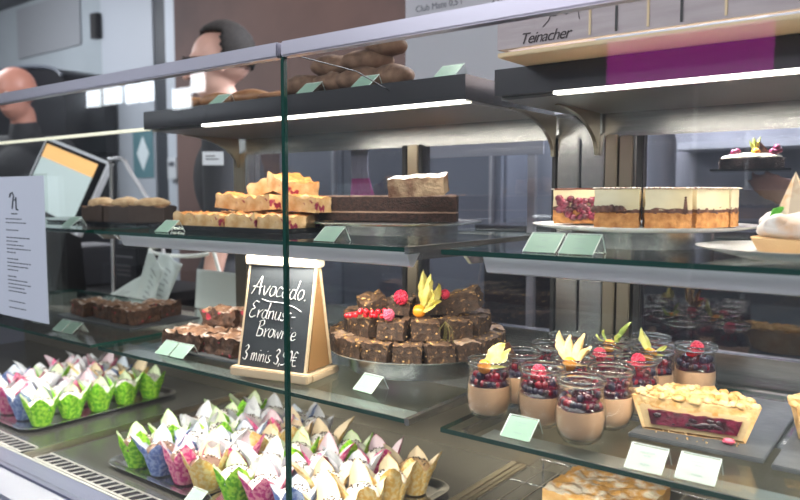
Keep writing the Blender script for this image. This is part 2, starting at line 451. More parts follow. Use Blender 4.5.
# ================================================================== small makers
def price_card(x, y, z, n=1, rz=0, label='', sc=1.0, cm=None, group=None):
    t = thing('price_card', label, 'price card', (x, y, z), rz, group)
    wd, h, dp = .043, .023, .028
    W = n*wd + (n-1)*.004
    for k in range(n):
        x0 = -W/2+k*(wd+.004)
        bm = bmesh.new()       # clear bent holder
        prism(bm, [(x0, 0, 0.0002), (x0, dp, h), (x0, dp+.012, 0.0002), (x0, dp+.0105, 0.0002), (x0, dp-.0002, h-.003), (x0, .0015, 0.0002)], (wd, 0, 0), 0)
        put('clear_holder', bm, gacr, t)
        bm = bmesh.new()
        for xx in (x0, x0+wd-.0008):
            tube(bm, [(xx, .0005, .001), (xx, dp, h), (xx, dp+.012, .0012)], .0007, 5)
        tube(bm, [(x0, dp, h), (x0+wd, dp, h)], .0007, 5)
        put('holder_rim', bm, gedge2, t)
        bm = bmesh.new(); prism(bm, [(x0+.001, -.0007, .0012), (x0+.001, dp-.0022, h-.0008), (x0+.001, dp-.0018, h-.0011), (x0+.001, -.0003, .0009)], (wd-.002, 0, 0))
        c = put('card', bm, cm or mint, t)
        bm = bmesh.new(); ny = Vector((0, dp, h)).normalized(); nn = Vector((0, -h, dp)).normalized()
        for q, (a, b, f) in enumerate(((.3, .7, .72), (.42, .6, .58), (.38, .66, .25))):
            p = Vector((0, -.0007, .0012)) + ny*(.034*f) + nn*.0006
            xa, xb = x0+wd*a, x0+wd*b
            u = ny*.0012
            s = xa
            while s < xb:
                e = min(xb, s+random.uniform(.0015, .004))
                quad(bm, [(s, *(p)[1:]), (e, *(p)[1:]), (e, *(p+u)[1:]), (s, *(p+u)[1:])]); s = e+.0007
        put('printed_lines', bm, print_grey, c)
    t.scale = (sc,)*3
    return t

# ------------------------------------------------------------------ muffins
def pap(name, a, b, sc=70, th=(.44, .56)):
    return mat(name, a, .65, 0, b, sc, th, detail=3)
PAPERS = {
 'green': pap('green_paper', (.13, .50, .008), (.45, .85, .06), 110),
 'blue': pap('blue_paper', (.13, .21, .52), (.36, .46, .74), 110),
 'pink': pap('pink_paper', (.66, .04, .24), (.92, .34, .44), 110),
 'yellow': pap('yellow_paper', (.82, .50, .12), (.90, .70, .34), 110),
 'white': pap('white_paper', (.66, .68, .74), (.78, .74, .80)),
}
INNER = {'green': (.58, .66, .46), 'blue': (.54, .59, .67), 'pink': (.68, .55, .60), 'yellow': (.72, .60, .42), 'white': (.62, .63, .66)}
muff_top = mat('muffin_crumb', (.50, .30, .14), .8, 0, (.62, .42, .22), 60, bump=.6, bscale=150)
choc_top = mat('chocolate_glaze', (.16, .085, .06), .32, 0, (.26, .16, .12), 25, (.3, .7))
white_top = mat('white_icing', (.80, .76, .70), .4)
spr_m = mat('sprinkle_brown', (.06, .03, .02), .4); spr_w = mat('sprinkle_white', (.92, .9, .86), .4)
def tri(t): t = t % 1.0; return max(0, 1-abs(t-.5)*2*1.08)**.85
def make_muffin(color, seed, top):
    rnd = random.Random(seed)
    t = thing('tulip_muffin', '', 'muffin')
    ph = 0.0; pk = [rnd.uniform(.55, 1.15) for _ in range(4)]; lean = [rnd.uniform(.2, 2.1) for _ in range(4)]
    bm = bmesh.new(); n, m = 64, 9
    def pt(i, j, off):
        th = i/n; q = (th*4+ph) % 4; qi = int(q) % 4
        p = tri(q) * pk[qi]; p2 = tri(th*4+ph+.5)*.2
        top_h = .050+.047*p+.012*p2
        v = j/m
        z = top_h*v
        r = .0240 + .0135*min(1, z/.05)
        if z > .045: r += (z-.045)*(.10+.24*lean[qi]*p)
        r += .0011*math.sin(th*2*PI*16+seed)*min(1, v*2) + .0015*math.sin(th*2*PI*8+ph*9)*v
        r *= 1 + .05*noise.noise(Vector((th*9, seed, z*60)))
        # square sheet: the paper is slightly squared off below its four points
        r += .0022*math.cos((q-.5)*2*PI)*v
        r -= off
        a = th*2*PI
        return Vector((r*math.cos(a), r*math.sin(a), z if off == 0 else z*.99+.0003))
    for off, mi in ((0, 0), (.0007, 1)):
        g = [[bm.verts.new(pt(i, j, off)) for i in range(n)] for j in range(m+1)]
        for j in range(m):
            for i in range(n):
                k = (i+1) % n
                f = bm.faces.new((g[j][i], g[j][k], g[j+1][k], g[j+1][i]) if mi == 0 else (g[j][i], g[j+1][i], g[j+1][k], g[j][k]))
                f.material_index = mi
        if mi == 0: bm.faces.new(g[0][::-1])
    inner = mat('inner_'+color, INNER[color], .75)
    put('paper_wrapper', bm, [PAPERS[color], inner], t, True)
    bm = bmesh.new()
    ball(bm, (0, 0, .048), .034, 3, (1, 1, .62), .0022, 90, 0, seed)
    tm = {'choc': choc_top, 'white': white_top, 'crumb': muff_top}[top]
    put('muffin_top', bm, tm, t, True)
    if top != 'crumb' or True:
        bm = bmesh.new()
        for k in range(26):
            a = rnd.uniform(0, 2*PI); q = rnd.uniform(0, .95); r = .030*math.sqrt(q)*.9
            z = .048+.034*.62*math.sqrt(max(0, 1-(r/.034)**2))+.0008
            ball(bm, (r*math.cos(a), r*math.sin(a), z), .0022, 1, (1, 1, .8), mi=rnd.choice((0, 1)) if top == 'choc' else 0)
        put('sprinkles', bm, [spr_m, spr_w], t, True)
    return t
MUFF = {}
USED = set()
def muffin(color, top, x, y, z, label, group, sc=1.0, k=0):
    key = (color, top, k)
    if key not in MUFF: MUFF[key] = make_muffin(color, hash_(color)+k*13+len(top), top)
    o = place(MUFF[key], USED, (x, y, z), random.choice((0, 1, 2, 3))*PI/2+random.uniform(-.33, .33), label, group, sc)
    return o
def hash_(s): return sum(ord(c) for c in s)

def tray(x0, x1, y0, y1, z, label, rz=0, corner=.05):
    cx, cy = (x0+x1)/2, (y0+y1)/2; hx, hy = (x1-x0)/2, (y1-y0)/2
    t = thing('serving_tray', label, 'tray', (cx, cy, z), rz)
    def outline(s, n=8):
        pts = []
        for q, (sx, sy) in enumerate(((1, 1), (-1, 1), (-1, -1), (1, -1))):
            for k in range(n+1):
                a = (q + k/n)*PI/2
                pts.append((sx*(hx-corner)+math.cos(a)*(corner-s), sy*(hy-corner)+math.sin(a)*(corner-s)))
        return pts
    bm = bmesh.new()
    prof = [(.030, .0005), (.022, .0008), (.016, .006), (.012, .0062), (.010, .0078), (.007, .0070), (.005, .0088), (.002, .0078), (0, .0082), (.0006, .0066), (.006, .0056), (.018, .0004)]
    rings = [[bm.verts.new((*p, zz)) for p in outline(s)] for s, zz in prof]
    for a, b in zip(rings, rings[1:]):
        for i in range(len(a)):
            k = (i+1) % len(a); bm.faces.new((a[i], b[i], b[k], a[k]))
    bm.faces.new(rings[0])
    put('tray_dish', bm, chrome, t, True)
    return t

# ================================================================== base level: trays of muffins
tray(-1.53, -1.175, .868, 1.31, .6815, 'silver embossed tray with green, blue and pink muffins beside the well divider')
tray(-1.168, -.797, .868, 1.25, .6815, 'silver embossed tray of muffins ending in yellow ones near the pane joint')
tray(-2.36, -1.87, .86, 1.34, .6815, 'silver tray under the green and pastel muffins in the far well')
colA = [('green', 'white'), ('blue', 'white'), ('pink', 'white'), ('yellow', 'choc')]
rowsA = [[('green', 'choc'), ('blue', 'choc'), ('pink', 'choc'), ('yellow', 'choc')],
         [('green', 'white'), ('blue', 'white'), ('white', 'white'), ('pink', 'white')],
         [('white', 'white'), ('green', 'white'), ('blue', 'white'), ('yellow', 'white')],
         [('green', 'white'), ('white', 'white'), ('pink', 'white'), ('yellow', 'white')],
         [('green', 'white'), ('white', 'white'), ('blue', 'white'), ('white', 'white')]]
gA = 'muffins on the tray beside the well divider'
def colour_label(c, top): 
    return {'green': 'lime green', 'blue': 'pale blue', 'pink': 'pink', 'yellow': 'golden', 'white': 'white'}[c]+' wrapped muffin'+{'choc': ' with dark icing', 'white': '', 'crumb': ' crumb-topped'}[top]
for r, row in enumerate(rowsA):
    for c, (cl, tp) in enumerate(row):
        x = (-1.447, -1.365, -1.283, -1.215)[c] + (r % 2)*.006; y = .915+r*.082 + (c*.003)
        muffin(cl, tp, x, y, .6855, f'{colour_label(cl, tp)}, {ORD[r]} row from grille, {ORD[c]} from well divider', gA, 1, (r+c) % 2)
rowsB = [[('green', 'white'), ('pink', 'white'), ('blue', 'white'), ('yellow', 'white')],
         [('white', 'white'), ('white', 'white'), ('yellow', 'white'), ('yellow', 'white')],
         [('green', 'white'), ('pink', 'white'), ('white', 'white'), ('yellow', 'white')],
         [('yellow', 'white'), ('green', 'white'), ('pink', 'white'), ('yellow', 'crumb')]]
gB = 'muffins on the tray near the pane joint'
for r, row in enumerate(rowsB):
    for c, (cl, tp) in enumerate(row):
        x = (-1.118, -1.034, -.95, -.858)[c]; y = .925+r*.084
        muffin(cl, tp, x, y, .6855, f'{colour_label(cl, tp)}, pane joint tray, {ORD[r]} row from grille, {ORD[c]} from other tray', gB, 1, (r+c) % 2)
gC = 'muffins on the tray in the far well'
for r in range(5):
    for c in range(5):
        cl = 'green' if c == 0 else [('blue', 'white', 'pink', 'white', 'yellow'), ('pink', 'white', 'white', 'yellow', 'blue'), ('white', 'pink', 'green', 'white', 'pink'), ('white', 'blue', 'white', 'pink', 'white')][c-1][r]
        if r == 0 and c == 1: cl = 'blue'
        if r == 0 and c == 2: cl = 'pink'
        muffin(cl, 'white', -1.918-c*.088, .925+r*.083, .6855, f'{colour_label(cl, "white")} in far well, {ORD[r]} row from grille, {ORD[c]} from green edge', gC, 1, (r+c) % 2)
price_card(-1.175, .852, .685, 1, 0, 'mint price card beside the muffin tray on the grille')
price_card(-.72, 1.06, .685, 1, 0, 'small price card on the well divider near the wire rack')

# ------------------------------------------------------------------ cherry tart in the third well
t = thing('crumble_tart', 'golden crumble tart with pale icing sugar on the wire rack', 'tart', (-.495, 1.30, .7155))
bm = rough_block(.19, .16, .029, .002, 80, 3, .006, .006)
put('tart_body', bm, [mat('golden_pastry', (.70, .38, .12), .7, 0, (.85, .60, .28), 30, bump=.5), mat('golden_crumble', (.78, .40, .10), .8, 0, (.93, .80, .62), 45, (.42, .6), bump=.9, bscale=110)], t, True)

# ================================================================== lower shelf, middle unit: brownies, board, stand
brn = mat('brownie_crumb', (.035, .016, .010), .75, 0, (.11, .050, .026), 90, (.35, .65), bump=1.0, bscale=220, col3=(.42, .03, .06), scale3=55, th3=(.64, .68))
brn_top = mat('brownie_crust', (.12, .055, .03), .8, 0, (.27, .14, .075), 60, (.35, .65), bump=1, bscale=160, col3=(.62, .54, .48), scale3=34, th3=(.50, .66))
t = thing('slate_board', 'black slate serving slab under the raspberry brownies beside the chalkboard', 'slate', (-1.165, .965, L+.0005), R_(2))
bm = bmesh.new(); box(bm, -.13, .13, -.10, .12, 0, .005, 0, None, .0012); put('slab', bm, slate, t)
gbr = 'dusted brownie blocks on slate'
BR = [(-1.225, .915, 0, 5, .105, .085, .034, 'dusted raspberry brownie block at the slate corner nearest the price cards'),
      (-1.115, .925, 0, -4, .095, .085, .034, 'dusted raspberry brownie block touching the chalkboard foot'),
      (-1.205, 1.01, 0, 8, .10, .08, .036, 'dusted brownie block lying behind on the slate, half covered'),
      (-1.10, 1.02, 0, -3, .09, .08, .036, 'dusted brownie block behind the chalkboard corner on the slate'),
      (-1.215, .985, .037, 14, .085, .06, .032, 'small brownie block topmost on the pile, farther from chalkboard'),
      (-1.115, 1.00, .037, -12, .09, .06, .034, 'reddish brownie block topmost on the pile, beside the chalkboard')]
for k, (x, y, dz, rz, sx, sy, sz, lb) in enumerate(BR):
    o = tag(put('brownie', rough_block(sx, sy, sz, .0055, 90, k+1, .0042, .0055), [brn, brn_top], None, True, (x, y, L+.0062+dz), (0, 0, R_(rz))), lb, 'brownie', gbr)
price_card(-1.21, .836, L, 2, 0, 'pair of mint price cards in front of the raspberry brownies')
# brownies of the far unit
t = thing('slate_board', 'black slate slab of dark brownies in the far unit by the receipts', 'slate', (-1.68, 1.04, L+.0005), 0)
bm = bmesh.new(); box(bm, -.17, .17, -.10, .10, 0, .005, 0, None, .0012); put('slab', bm, slate, t)
for k, (x, y, dz, lb) in enumerate([(-1.78, 1.00, 0, 'dark brownie block in far unit, farthest from the steel post'), (-1.68, 1.01, 0, 'dark brownie block in the far unit, middle of the slate'), (-1.58, 1.00, 0, 'dark brownie block in far unit, nearest the steel post'), (-1.62, 1.09, 0, 'dark brownie block hidden behind others in the far unit')]):
    tag(put('brownie', rough_block(.09, .075, .034, .005, 90, k+11, .0045, .005), [brn, brn_top], None, True, (x, y, L+.0062+dz), (0, 0, R_(k*7-9))), lb, 'brownie', 'brownies in the far unit')
price_card(-1.62, .835, L, 2, 0, 'pair of price cards at the front of the far unit shelf')

# chalkboard
a = Vector((-.985, .828)); b = Vector((-.858, .853)); rz = math.atan2(b.y-a.y, b.x-a.x)
t = thing('chalkboard_sign', 'small black tent chalkboard with white handwriting on a pale wooden foot', 'chalkboard', ((a.x+b.x)/2, (a.y+b.y)/2, L+.0003), rz)
bw = .068
H0, H1, DP = .016, .198, .040
fl = Vector((0, DP, H1-H0))
bm = bmesh.new(); prism(bm, [(-bw, 0, H0), (-bw, DP, H1), (-bw, DP+.004, H1), (-bw, .005, H0)], (2*bw, 0, 0)); cb = put('board', bm, mat('chalkboard_black', (.018, .023, .029), .7, 0, (.045, .052, .06), 14, (.35, .7)), t)
bm = bmesh.new(); prism(bm, [(-bw, DP+.0045, H1), (-bw, DP+.0085, H1), (-bw, 2*DP+.006, H0), (-bw, 2*DP+.001, H0)], (2*bw, 0, 0)); put('board', bm, MC['chalkboard_black'], t)
bm = bmesh.new()
for s in (-1, 1):
    x0 = s*bw+(.0002 if s > 0 else -.0034)
    prism(bm, [(x0, -.001, H0), (x0, DP-.002, H1), (x0, DP+.004, H1), (x0, .006, H0)], (.0032, 0, 0))
    prism(bm, [(x0, DP+.005, H1), (x0, DP+.011, H1), (x0, 2*DP+.006, H0), (x0, 2*DP-.001, H0)], (.0032, 0, 0))
put('side_frame', bm, wood, t)
bm = bmesh.new(); prism(bm, [(bw+.001, .010, H0), (bw+.001, DP+.0046, H1-.012), (bw+.001, 2*DP-.002, H0)], (.002, 0, 0)); put('gusset_panel', bm, mat('kraft_side', (.32, .17, .065), .6), t)
put('top_bar', BX(-bw-.008, bw+.009, DP-.008, DP+.016, H1-.006, H1+.012, .002), mat('bar_wood', (.72, .62, .48), .5), t)
bm = bmesh.new(); box(bm, -bw-.012, bw+.014, -.012, .006, 0, H0, 0, None, .002); box(bm, -bw-.012, bw+.014, .0065, 2*DP+.012, 0, .012, 0, None, .002)
put('foot', bm, wood, t)
# handwriting as chalk strokes
G = {
 'A': (.75, [[(0, 0), (.22, .5), (.42, 1.0), (.48, .5), (.55, 0)], [(.02, .42), (.35, .40), (.62, .45)]]),
 'v': (.45, [[(0, .5), (.15, 0), (.38, .55)]]),
 'o': (.45, [[(.35, .5), (.12, .5), (.02, .2), (.15, 0), (.35, .12), (.38, .4), (.3, .52)]]),
 'c': (.42, [[(.38, .45), (.2, .55), (.03, .28), (.12, .02), (.38, .08)]]),
 'a': (.50, [[(.38, .5), (.15, .52), (.02, .2), (.14, 0), (.34, .2), (.4, .5), (.38, .1), (.48, 0)]]),
 'd': (.52, [[(.36, .45), (.14, .5), (.02, .2), (.14, 0), (.34, .15), (.46, 1.0)], [(.40, .5), (.38, .1), (.48, 0)]]),
 '.': (.25, [[(.08, 0), (.12, .02), (.1, .05)]]),
 'E': (.62, [[(.5, .95), (.25, 1.0), (.1, .78), (.3, .55), (.1, .45), (.02, .15), (.2, -.02), (.5, .12)]]),
 'r': (.38, [[(.05, .5), (.08, 0), (.1, .3), (.35, .52)]]),
 'n': (.50, [[(.03, .5), (.05, 0), (.1, .38), (.3, .5), (.36, .3), (.38, 0)]]),
 'u': (.50, [[(.05, .5), (.06, .1), (.2, 0), (.36, .2), (.4, .5), (.38, 0)]]),
 's': (.38, [[(.32, .5), (.1, .45), (.14, .28), (.3, .15), (.15, 0), (.02, .05)]]),
 '-': (.4, [[(.05, .28), (.32, .3)]]),
 'B': (.62, [[(.1, .95), (.06, 0)], [(.0, .9), (.35, 1.02), (.42, .75), (.1, .52), (.45, .4), (.42, .05), (.05, 0)]]),
 'w': (.62, [[(.02, .5), (.1, 0), (.27, .4), (.38, 0), (.55, .52)]]),
 'i': (.25, [[(.1, .5), (.1, 0)], [(.14, .72), (.15, .76)]]),
 'e': (.45, [[(.04, .22), (.32, .3), (.28, .52), (.08, .42), (.05, .1), (.2, 0), (.4, .1)]]),
 'm': (.72, [[(.03, .5), (.05, 0), (.1, .4), (.26, .5), (.3, 0), (.36, .4), (.52, .5), (.58, 0)]]),
 '3': (.5, [[(.05, .85), (.25, 1.0), (.38, .8), (.18, .52), (.4, .32), (.3, 0), (.0, .08)]]),
 ',': (.25, [[(.12, .08), (.04, -.14)]]),
 '5': (.5, [[(.42, .95), (.12, .95), (.08, .58), (.35, .5), (.36, .1), (.02, .0)]]),
 '0': (.5, [[(.25, 1.0), (.05, .6), (.08, .1), (.28, 0), (.42, .5), (.36, .9), (.25, 1.0)]]),
 '\u20ac': (.6, [[(.5, .9), (.25, .98), (.1, .5), (.2, .05), (.5, .08)], [(.0, .6), (.42, .62)], [(.0, .4), (.38, .42)]]),
 ' ': (.35, []),
}
def smoothline(p):
    if len(p) < 3: return [Vector((*q, 0)) for q in p]
    P = [Vector((*q, 0)) for q in p]; out = []
    for i in range(len(P)-1):
        a0 = P[max(0, i-1)]; a1 = P[i]; a2 = P[i+1]; a3 = P[min(len(P)-1, i+2)]
        for k in range(5):
            s = k/5
            out.append(.5*((2*a1)+(a2-a0)*s+(2*a0-5*a1+4*a2-a3)*s*s+(3*a1-a0-3*a2+a3)*s**3))
    return out+[P[-1]]
up = fl.normalized(); nrm = Vector((0, -up.z, up.y))
def write(s, x, v, size, tilt=0, sx=1.0):
    bm = bmesh.new()
    cx = 0
    for ch in s:
        wd_, st = G[ch]
        for l in st:
            pts = []
            for q in smoothline(l):
                px, py = (cx+q.x+q.y*.22)*size*sx, q.y*size
                X = x+px; V = v+py+px*tilt
                pts.append(Vector((X, 0, H0))+up*V+nrm*.0006)
            tube(bm, pts, .0011, 5, flat=.5)
        cx += wd_
    put('chalk_writing', bm, chalk, cb)
write('Avocado.', -.060, .128, .033, -.05, .95)
bm = bmesh.new(); tube(bm, [Vector((x_, 0, H0))+up*v_+nrm*.0006 for x_, v_ in ((-.036, .120), (-.02, .1165), (.01, .1155), (.035, .110), (.05, .103))], .001, 5, flat=.5); put('chalk_writing', bm, chalk, cb)
write('Erdnuss-', -.060, .087, .029, -.03, .93)
write('Brownie', -.040, .055, .028, -.03, .92)
write('3 minis 3,50\u20ac', -.063, .012, .026, -.03, .78)

# cake stands
def stand(x, y, z, r, h, rf, label, m=chrome, fm=None, t_=.004):
    t = thing('cake_stand', label, 'cake stand', (x, y, z))
    bm = bmesh.new(); lathe(bm, [(0, h-.006), (r*.8, h-.006), (r, h-.001), (r+.001, h+.0015), (r-.004, h), (r*.93, h-.0022), (0, h-.002)], 72)
    put('plate', bm, m, t, True)
    bm = bmesh.new(); lathe(bm, [(rf, .0002), (rf, h-.0065), (rf-.003, h-.0065), (rf-.003, .0002), (rf, .0002)], 72)
    put('foot_ring', bm, fm or steel, t, True)
    return t
SX, SY = -.783, 1.080
stand(SX, SY, L, .166, .038, .128, 'low silver cake stand piled with nutty brownie cubes')
nutm = mat('nut_brownie', (.035, .018, .011), .75, 0, (.085, .045, .024), 130, (.35, .65), bump=1, bscale=240, col3=(.30, .17, .07), scale3=160, th3=(.62, .66))
nutt = mat('nut_brownie_top', (.07, .036, .02), .6, 0, (.18, .10, .055), 60, (.35, .65), bump=.9, bscale=200, col3=(.50, .27, .08), scale3=110, th3=(.60, .64))
pall = mat('pale_brownie_top', (.26, .15, .09), .6, 0, (.58, .42, .30), 50, (.35, .65), bump=.9, bscale=200)
nutc = mat('roasted_nut', (.70, .42, .14), .5)
def nut_brownie(seed, top):
    t = thing('brownie', '', 'brownie')
    put('brownie_block', rough_block(.048, .045, .031, .0034, 120, seed, .0045, .0042), [nutm, top], t, True)
    bm = bmesh.new(); rn = random.Random(seed)
    for k in range(rn.randint(2, 4)): ball(bm, (rn.uniform(-.018, .018), rn.uniform(-.017, .017), .0318), rn.uniform(.002, .0033), 1, (1.2, .8, .6), .0006, 300, seed=k)
    for k in range(7):
        sx_, q_, z_ = rn.choice((0, 1, 2, 3)), rn.uniform(-.019, .019), rn.uniform(.004, .027)
        c_ = ((q_, -.0225, z_), (q_, .0225, z_), (-.024, q_, z_), (.024, q_, z_))[sx_]
        ball(bm, c_, rn.uniform(.0014, .0028), 1, (1, 1, .8), .0005, 300, seed=k+9)
    put('nut_pieces', bm, nutc, t, True)
    return t
NB = [nut_brownie(31, nutt), nut_brownie(32, nutt), nut_brownie(33, pall), nut_brownie(41, nutt), nut_brownie(42, nutt)]
camdir = -2.20   # direction of the viewer as an angle seen from the stand
n1, n2 = 18, 13
z1 = L+.0375
def angname(a):
    """where on the stand: clock position seen from the chalkboard side"""
    return ''
n = 0
for k in range(n1):
    a = 2*PI*k/n1
    place(NB[(k*3+1) % 5], USED, (SX+.140*math.cos(a), SY+.140*math.sin(a), z1), a+PI/2+random.uniform(-.08, .08), f'nut brownie in bottom ring of silver stand, {(ORD+["seventeenth","eighteenth"])[k]} round from the jars', 'bottom ring of nut brownies')
for k in range(7):
    a = 2*PI*k/7
    place(NB[k % 2], USED, (SX+.085*math.cos(a), SY+.085*math.sin(a), z1), a, f'nut brownie buried inside the bottom layer of the stand, {ORD[k]} round from the jars', 'inner brownies of the bottom layer')
for k in range(n2):
    a = 2*PI*k/n2+.15
    place(NB[2 if 5 < k < 8 else (0, 3, 1, 4)[k % 4]], USED, (SX+.112*math.cos(a), SY+.112*math.sin(a), z1+.0335), a+PI/2+random.uniform(-.1, .1), f'nut brownie in upper ring of silver stand, {ORD[k]} round from the jars', 'upper ring of nut brownies')
for k in range(5):
    a = 2*PI*k/5+.3
    place(NB[k % 2], USED, (SX+.055*math.cos(a), SY+.055*math.sin(a), z1+.0335), a, f'nut brownie buried inside the upper layer of the stand, {ORD[k]} round from the jars', 'inner brownies of the upper layer')
tz = z1+.067
rasp = mat('raspberry', (.62, .02, .06), .4, 0, (.80, .06, .12), 90, bump=.4)
curr = mat('redcurrant', (.62, .01, .02), .12, coat=.6)
orng = mat('physalis_orange', (.90, .32, .02), .25, coat=.3)
husk_y = mat('dry_husk', (.52, .42, .06), .6, 0, (.72, .62, .20), 50, (.35, .65), bump=.4)
husk_t = mat('tan_husk', (.72, .46, .16), .6, 0, (.88, .68, .36), 50, (.35, .65), bump=.4)
husk_g = mat('green_husk', (.20, .28, .04), .6, 0, (.42, .46, .10), 50, (.35, .65), bump=.4)
choc = mat('dark_chocolate', (.055, .022, .014), .3)
def leaf(bm, base, tip, w, bend=.006, side=None):
    NR = 12
    base, tip = Vector(base), Vector(tip); d = tip-base; s = (side or d.cross(Vector((.7, -.7, .2)))).normalized(); nn = d.cross(s).normalized()
    rows = []
    for j in range(NR):
        t_ = j/(NR-1); wv = w*math.sin(PI*min(1, t_*.92+.08))**.8*(1-.3*t_) if t_ < 1 else 0
        c = base+d*t_+nn*bend*math.sin(PI*t_)
        rows.append([bm.verts.new(q+noise.noise_vector(q*170)*w*.20) for q in [c+s*wv*u+nn*abs(u)*w*.45 for u in (-1, -.66, -.33, 0, .33, .66, 1)]])
    for a_, b_ in zip(rows, rows[1:]):
        for i in range(6): bm.faces.new((a_[i], a_[i+1], b_[i+1], b_[i]))
def solidify(o, th=.0005):
    m = o.modifiers.new('thickness', 'SOLIDIFY'); m.thickness = th; return o
def berry(bm, c, r, seed=0):
    """raspberry: drupelets on an egg shape"""
    rn = random.Random(seed)
    ball(bm, c, r*.85, 2, (1, 1, 1.05))
    for i in range(46):
        z = 1-2*(i+.5)/46; a = i*2.39996; q = math.sqrt(1-z*z)
        ball(bm, (c[0]+r*.86*q*math.cos(a), c[1]+r*.86*q*math.sin(a), c[2]+r*.92*z), r*.24, 1)
def P_at(dx, dy): return (SX+dx, SY+dy)
def one_berry(nm, c, r, label, cat, m=rasp, seed=0):
    bm = bmesh.new(); berry(bm, (0, 0, 0), r, seed); return tag(put(nm, bm, m, None, True, c), label, cat)
def berry_at(px_off, d, z): pass
# toppings on the brownies: viewer axis v (towards camera), side axis s (picture right)
vv = Vector((-SX, -SY, 0)).normalized(); ss = Vector((-vv.y, vv.x, 0))
def on(s, v, z): p = Vector((SX, SY, tz+z))+ss*s+vv*v; return (p.x, p.y, p.z)
# s positive = picture right
bl = nut_brownie(35, nutt); bl.location = on(-.078, .045, .0025); bl.rotation_euler = (R_(12), R_(-14), .9); bl.scale = (.95,)*3
tag(bl, 'tilted nut brownie cube lying above the redcurrants on the stand', 'brownie', 'brownies on top of the pile')
b2 = nut_brownie(36, pall); b2.location = on(-.028, .055, .001); b2.rotation_euler = (0, R_(4), .3); b2.scale = (.9,)*3
tag(b2, 'brownie cube between the two raspberries on the stand', 'brownie', 'brownies on top of the pile')
b3 = nut_brownie(37, nutt); b3.location = on(.022, .05, .001); b3.rotation_euler = (0, 0, 1.1)
tag(b3, 'brownie cube behind the orange physalis on the stand', 'brownie', 'brownies on top of the pile')
b4 = nut_brownie(38, nutt); b4.location = on(.088, .045, .006); b4.rotation_euler = (R_(4), R_(-18), .35); b4.scale = (1.35, 1.1, 1.1)
tag(b4, 'long brownie piece propped beside the husk, nearest the glass jars', 'brownie', 'brownies on top of the pile')
bm = bmesh.new(); rn = random.Random(4)
for k in range(15):
    ball(bm, (-.034+.0048*k+rn.uniform(-.003, .003), rn.uniform(-.006, .006), .0048+rn.choice((0, .005, .0075))*(k % 3 > 0)), .0050, 2)
tube(bm, [(-.036, 0, .008), (-.01, .002, .012), (.036, 0, .006)], .0007, 5)
tag(put('redcurrant_sprig', bm, curr, None, True, on(-.085, .108, .001), (0, 0, math.atan2(ss.y, ss.x))), 'string of shiny redcurrants lying on the brownie stand edge', 'redcurrants')
one_berry('raspberry', on(-.028, .082, .0375-.004), .0125, 'large raspberry perched highest on the brownie pile', 'raspberry', seed=1)
one_berry('raspberry', on(-.048, .118, .0085), .0098, 'pinkish raspberry lower down beside the redcurrants', 'raspberry', mat('pink_raspberry', (.75, .12, .20), .45, bump=.3, bscale=100), seed=2)
one_berry('raspberry', on(.050, .060, .036), .0085, 'small raspberry beside the dry husk near the propped brownie', 'raspberry', seed=3)
t = thing('physalis', 'orange physalis with tall dry yellow husk on the brownie stand', 'fruit', on(.004, .095, 0))
bm = bmesh.new(); ball(bm, (0, 0, .0115), .0115, 3); put('fruit', bm, orng, t, True)
bm = bmesh.new()
leaf(bm, (.006, .006, .016), (.000, .01, .084), .012, .007, Vector((1, .6, .2))); leaf(bm, (.008, .006, .014), (.026, .02, .060), .015, .009, Vector((1, .3, .3)))
leaf(bm, (.008, .004, .016), (.016, .012, .076), .011, -.008, Vector((.9, .9, .3))); leaf(bm, (.010, .002, .014), (.036, .018, .030), .012, .006, Vector((.3, .4, 1))); leaf(bm, (.008, .004, .018), (.010, .006, .058), .013, .010, Vector((.6, -.9, .2)))
solidify(put('husk', bm, husk_y, t, True))
bm = bmesh.new()
for k in range(9):
    a = rn.uniform(0, 6.28); tube(bm, [(0, 0, 0), (.012*math.cos(a), .008*math.sin(a), -.010-rn.uniform(0, .014)), (.016*math.cos(a), .006*math.sin(a), -.035)], .0005, 4)
tag(put('rosemary_sprig', bm, mat('dry_green', (.20, .17, .04), .7), None, True, on(.048, .132, 0)), 'dry herb wisp hanging over the brownies below the husk', 'herb')
price_card(-.74, .87, L, 1, R_(-6), 'pale green price card added for a reflection in front of the silver brownie stand')  # stands in for a card's reflection in the shelf glass

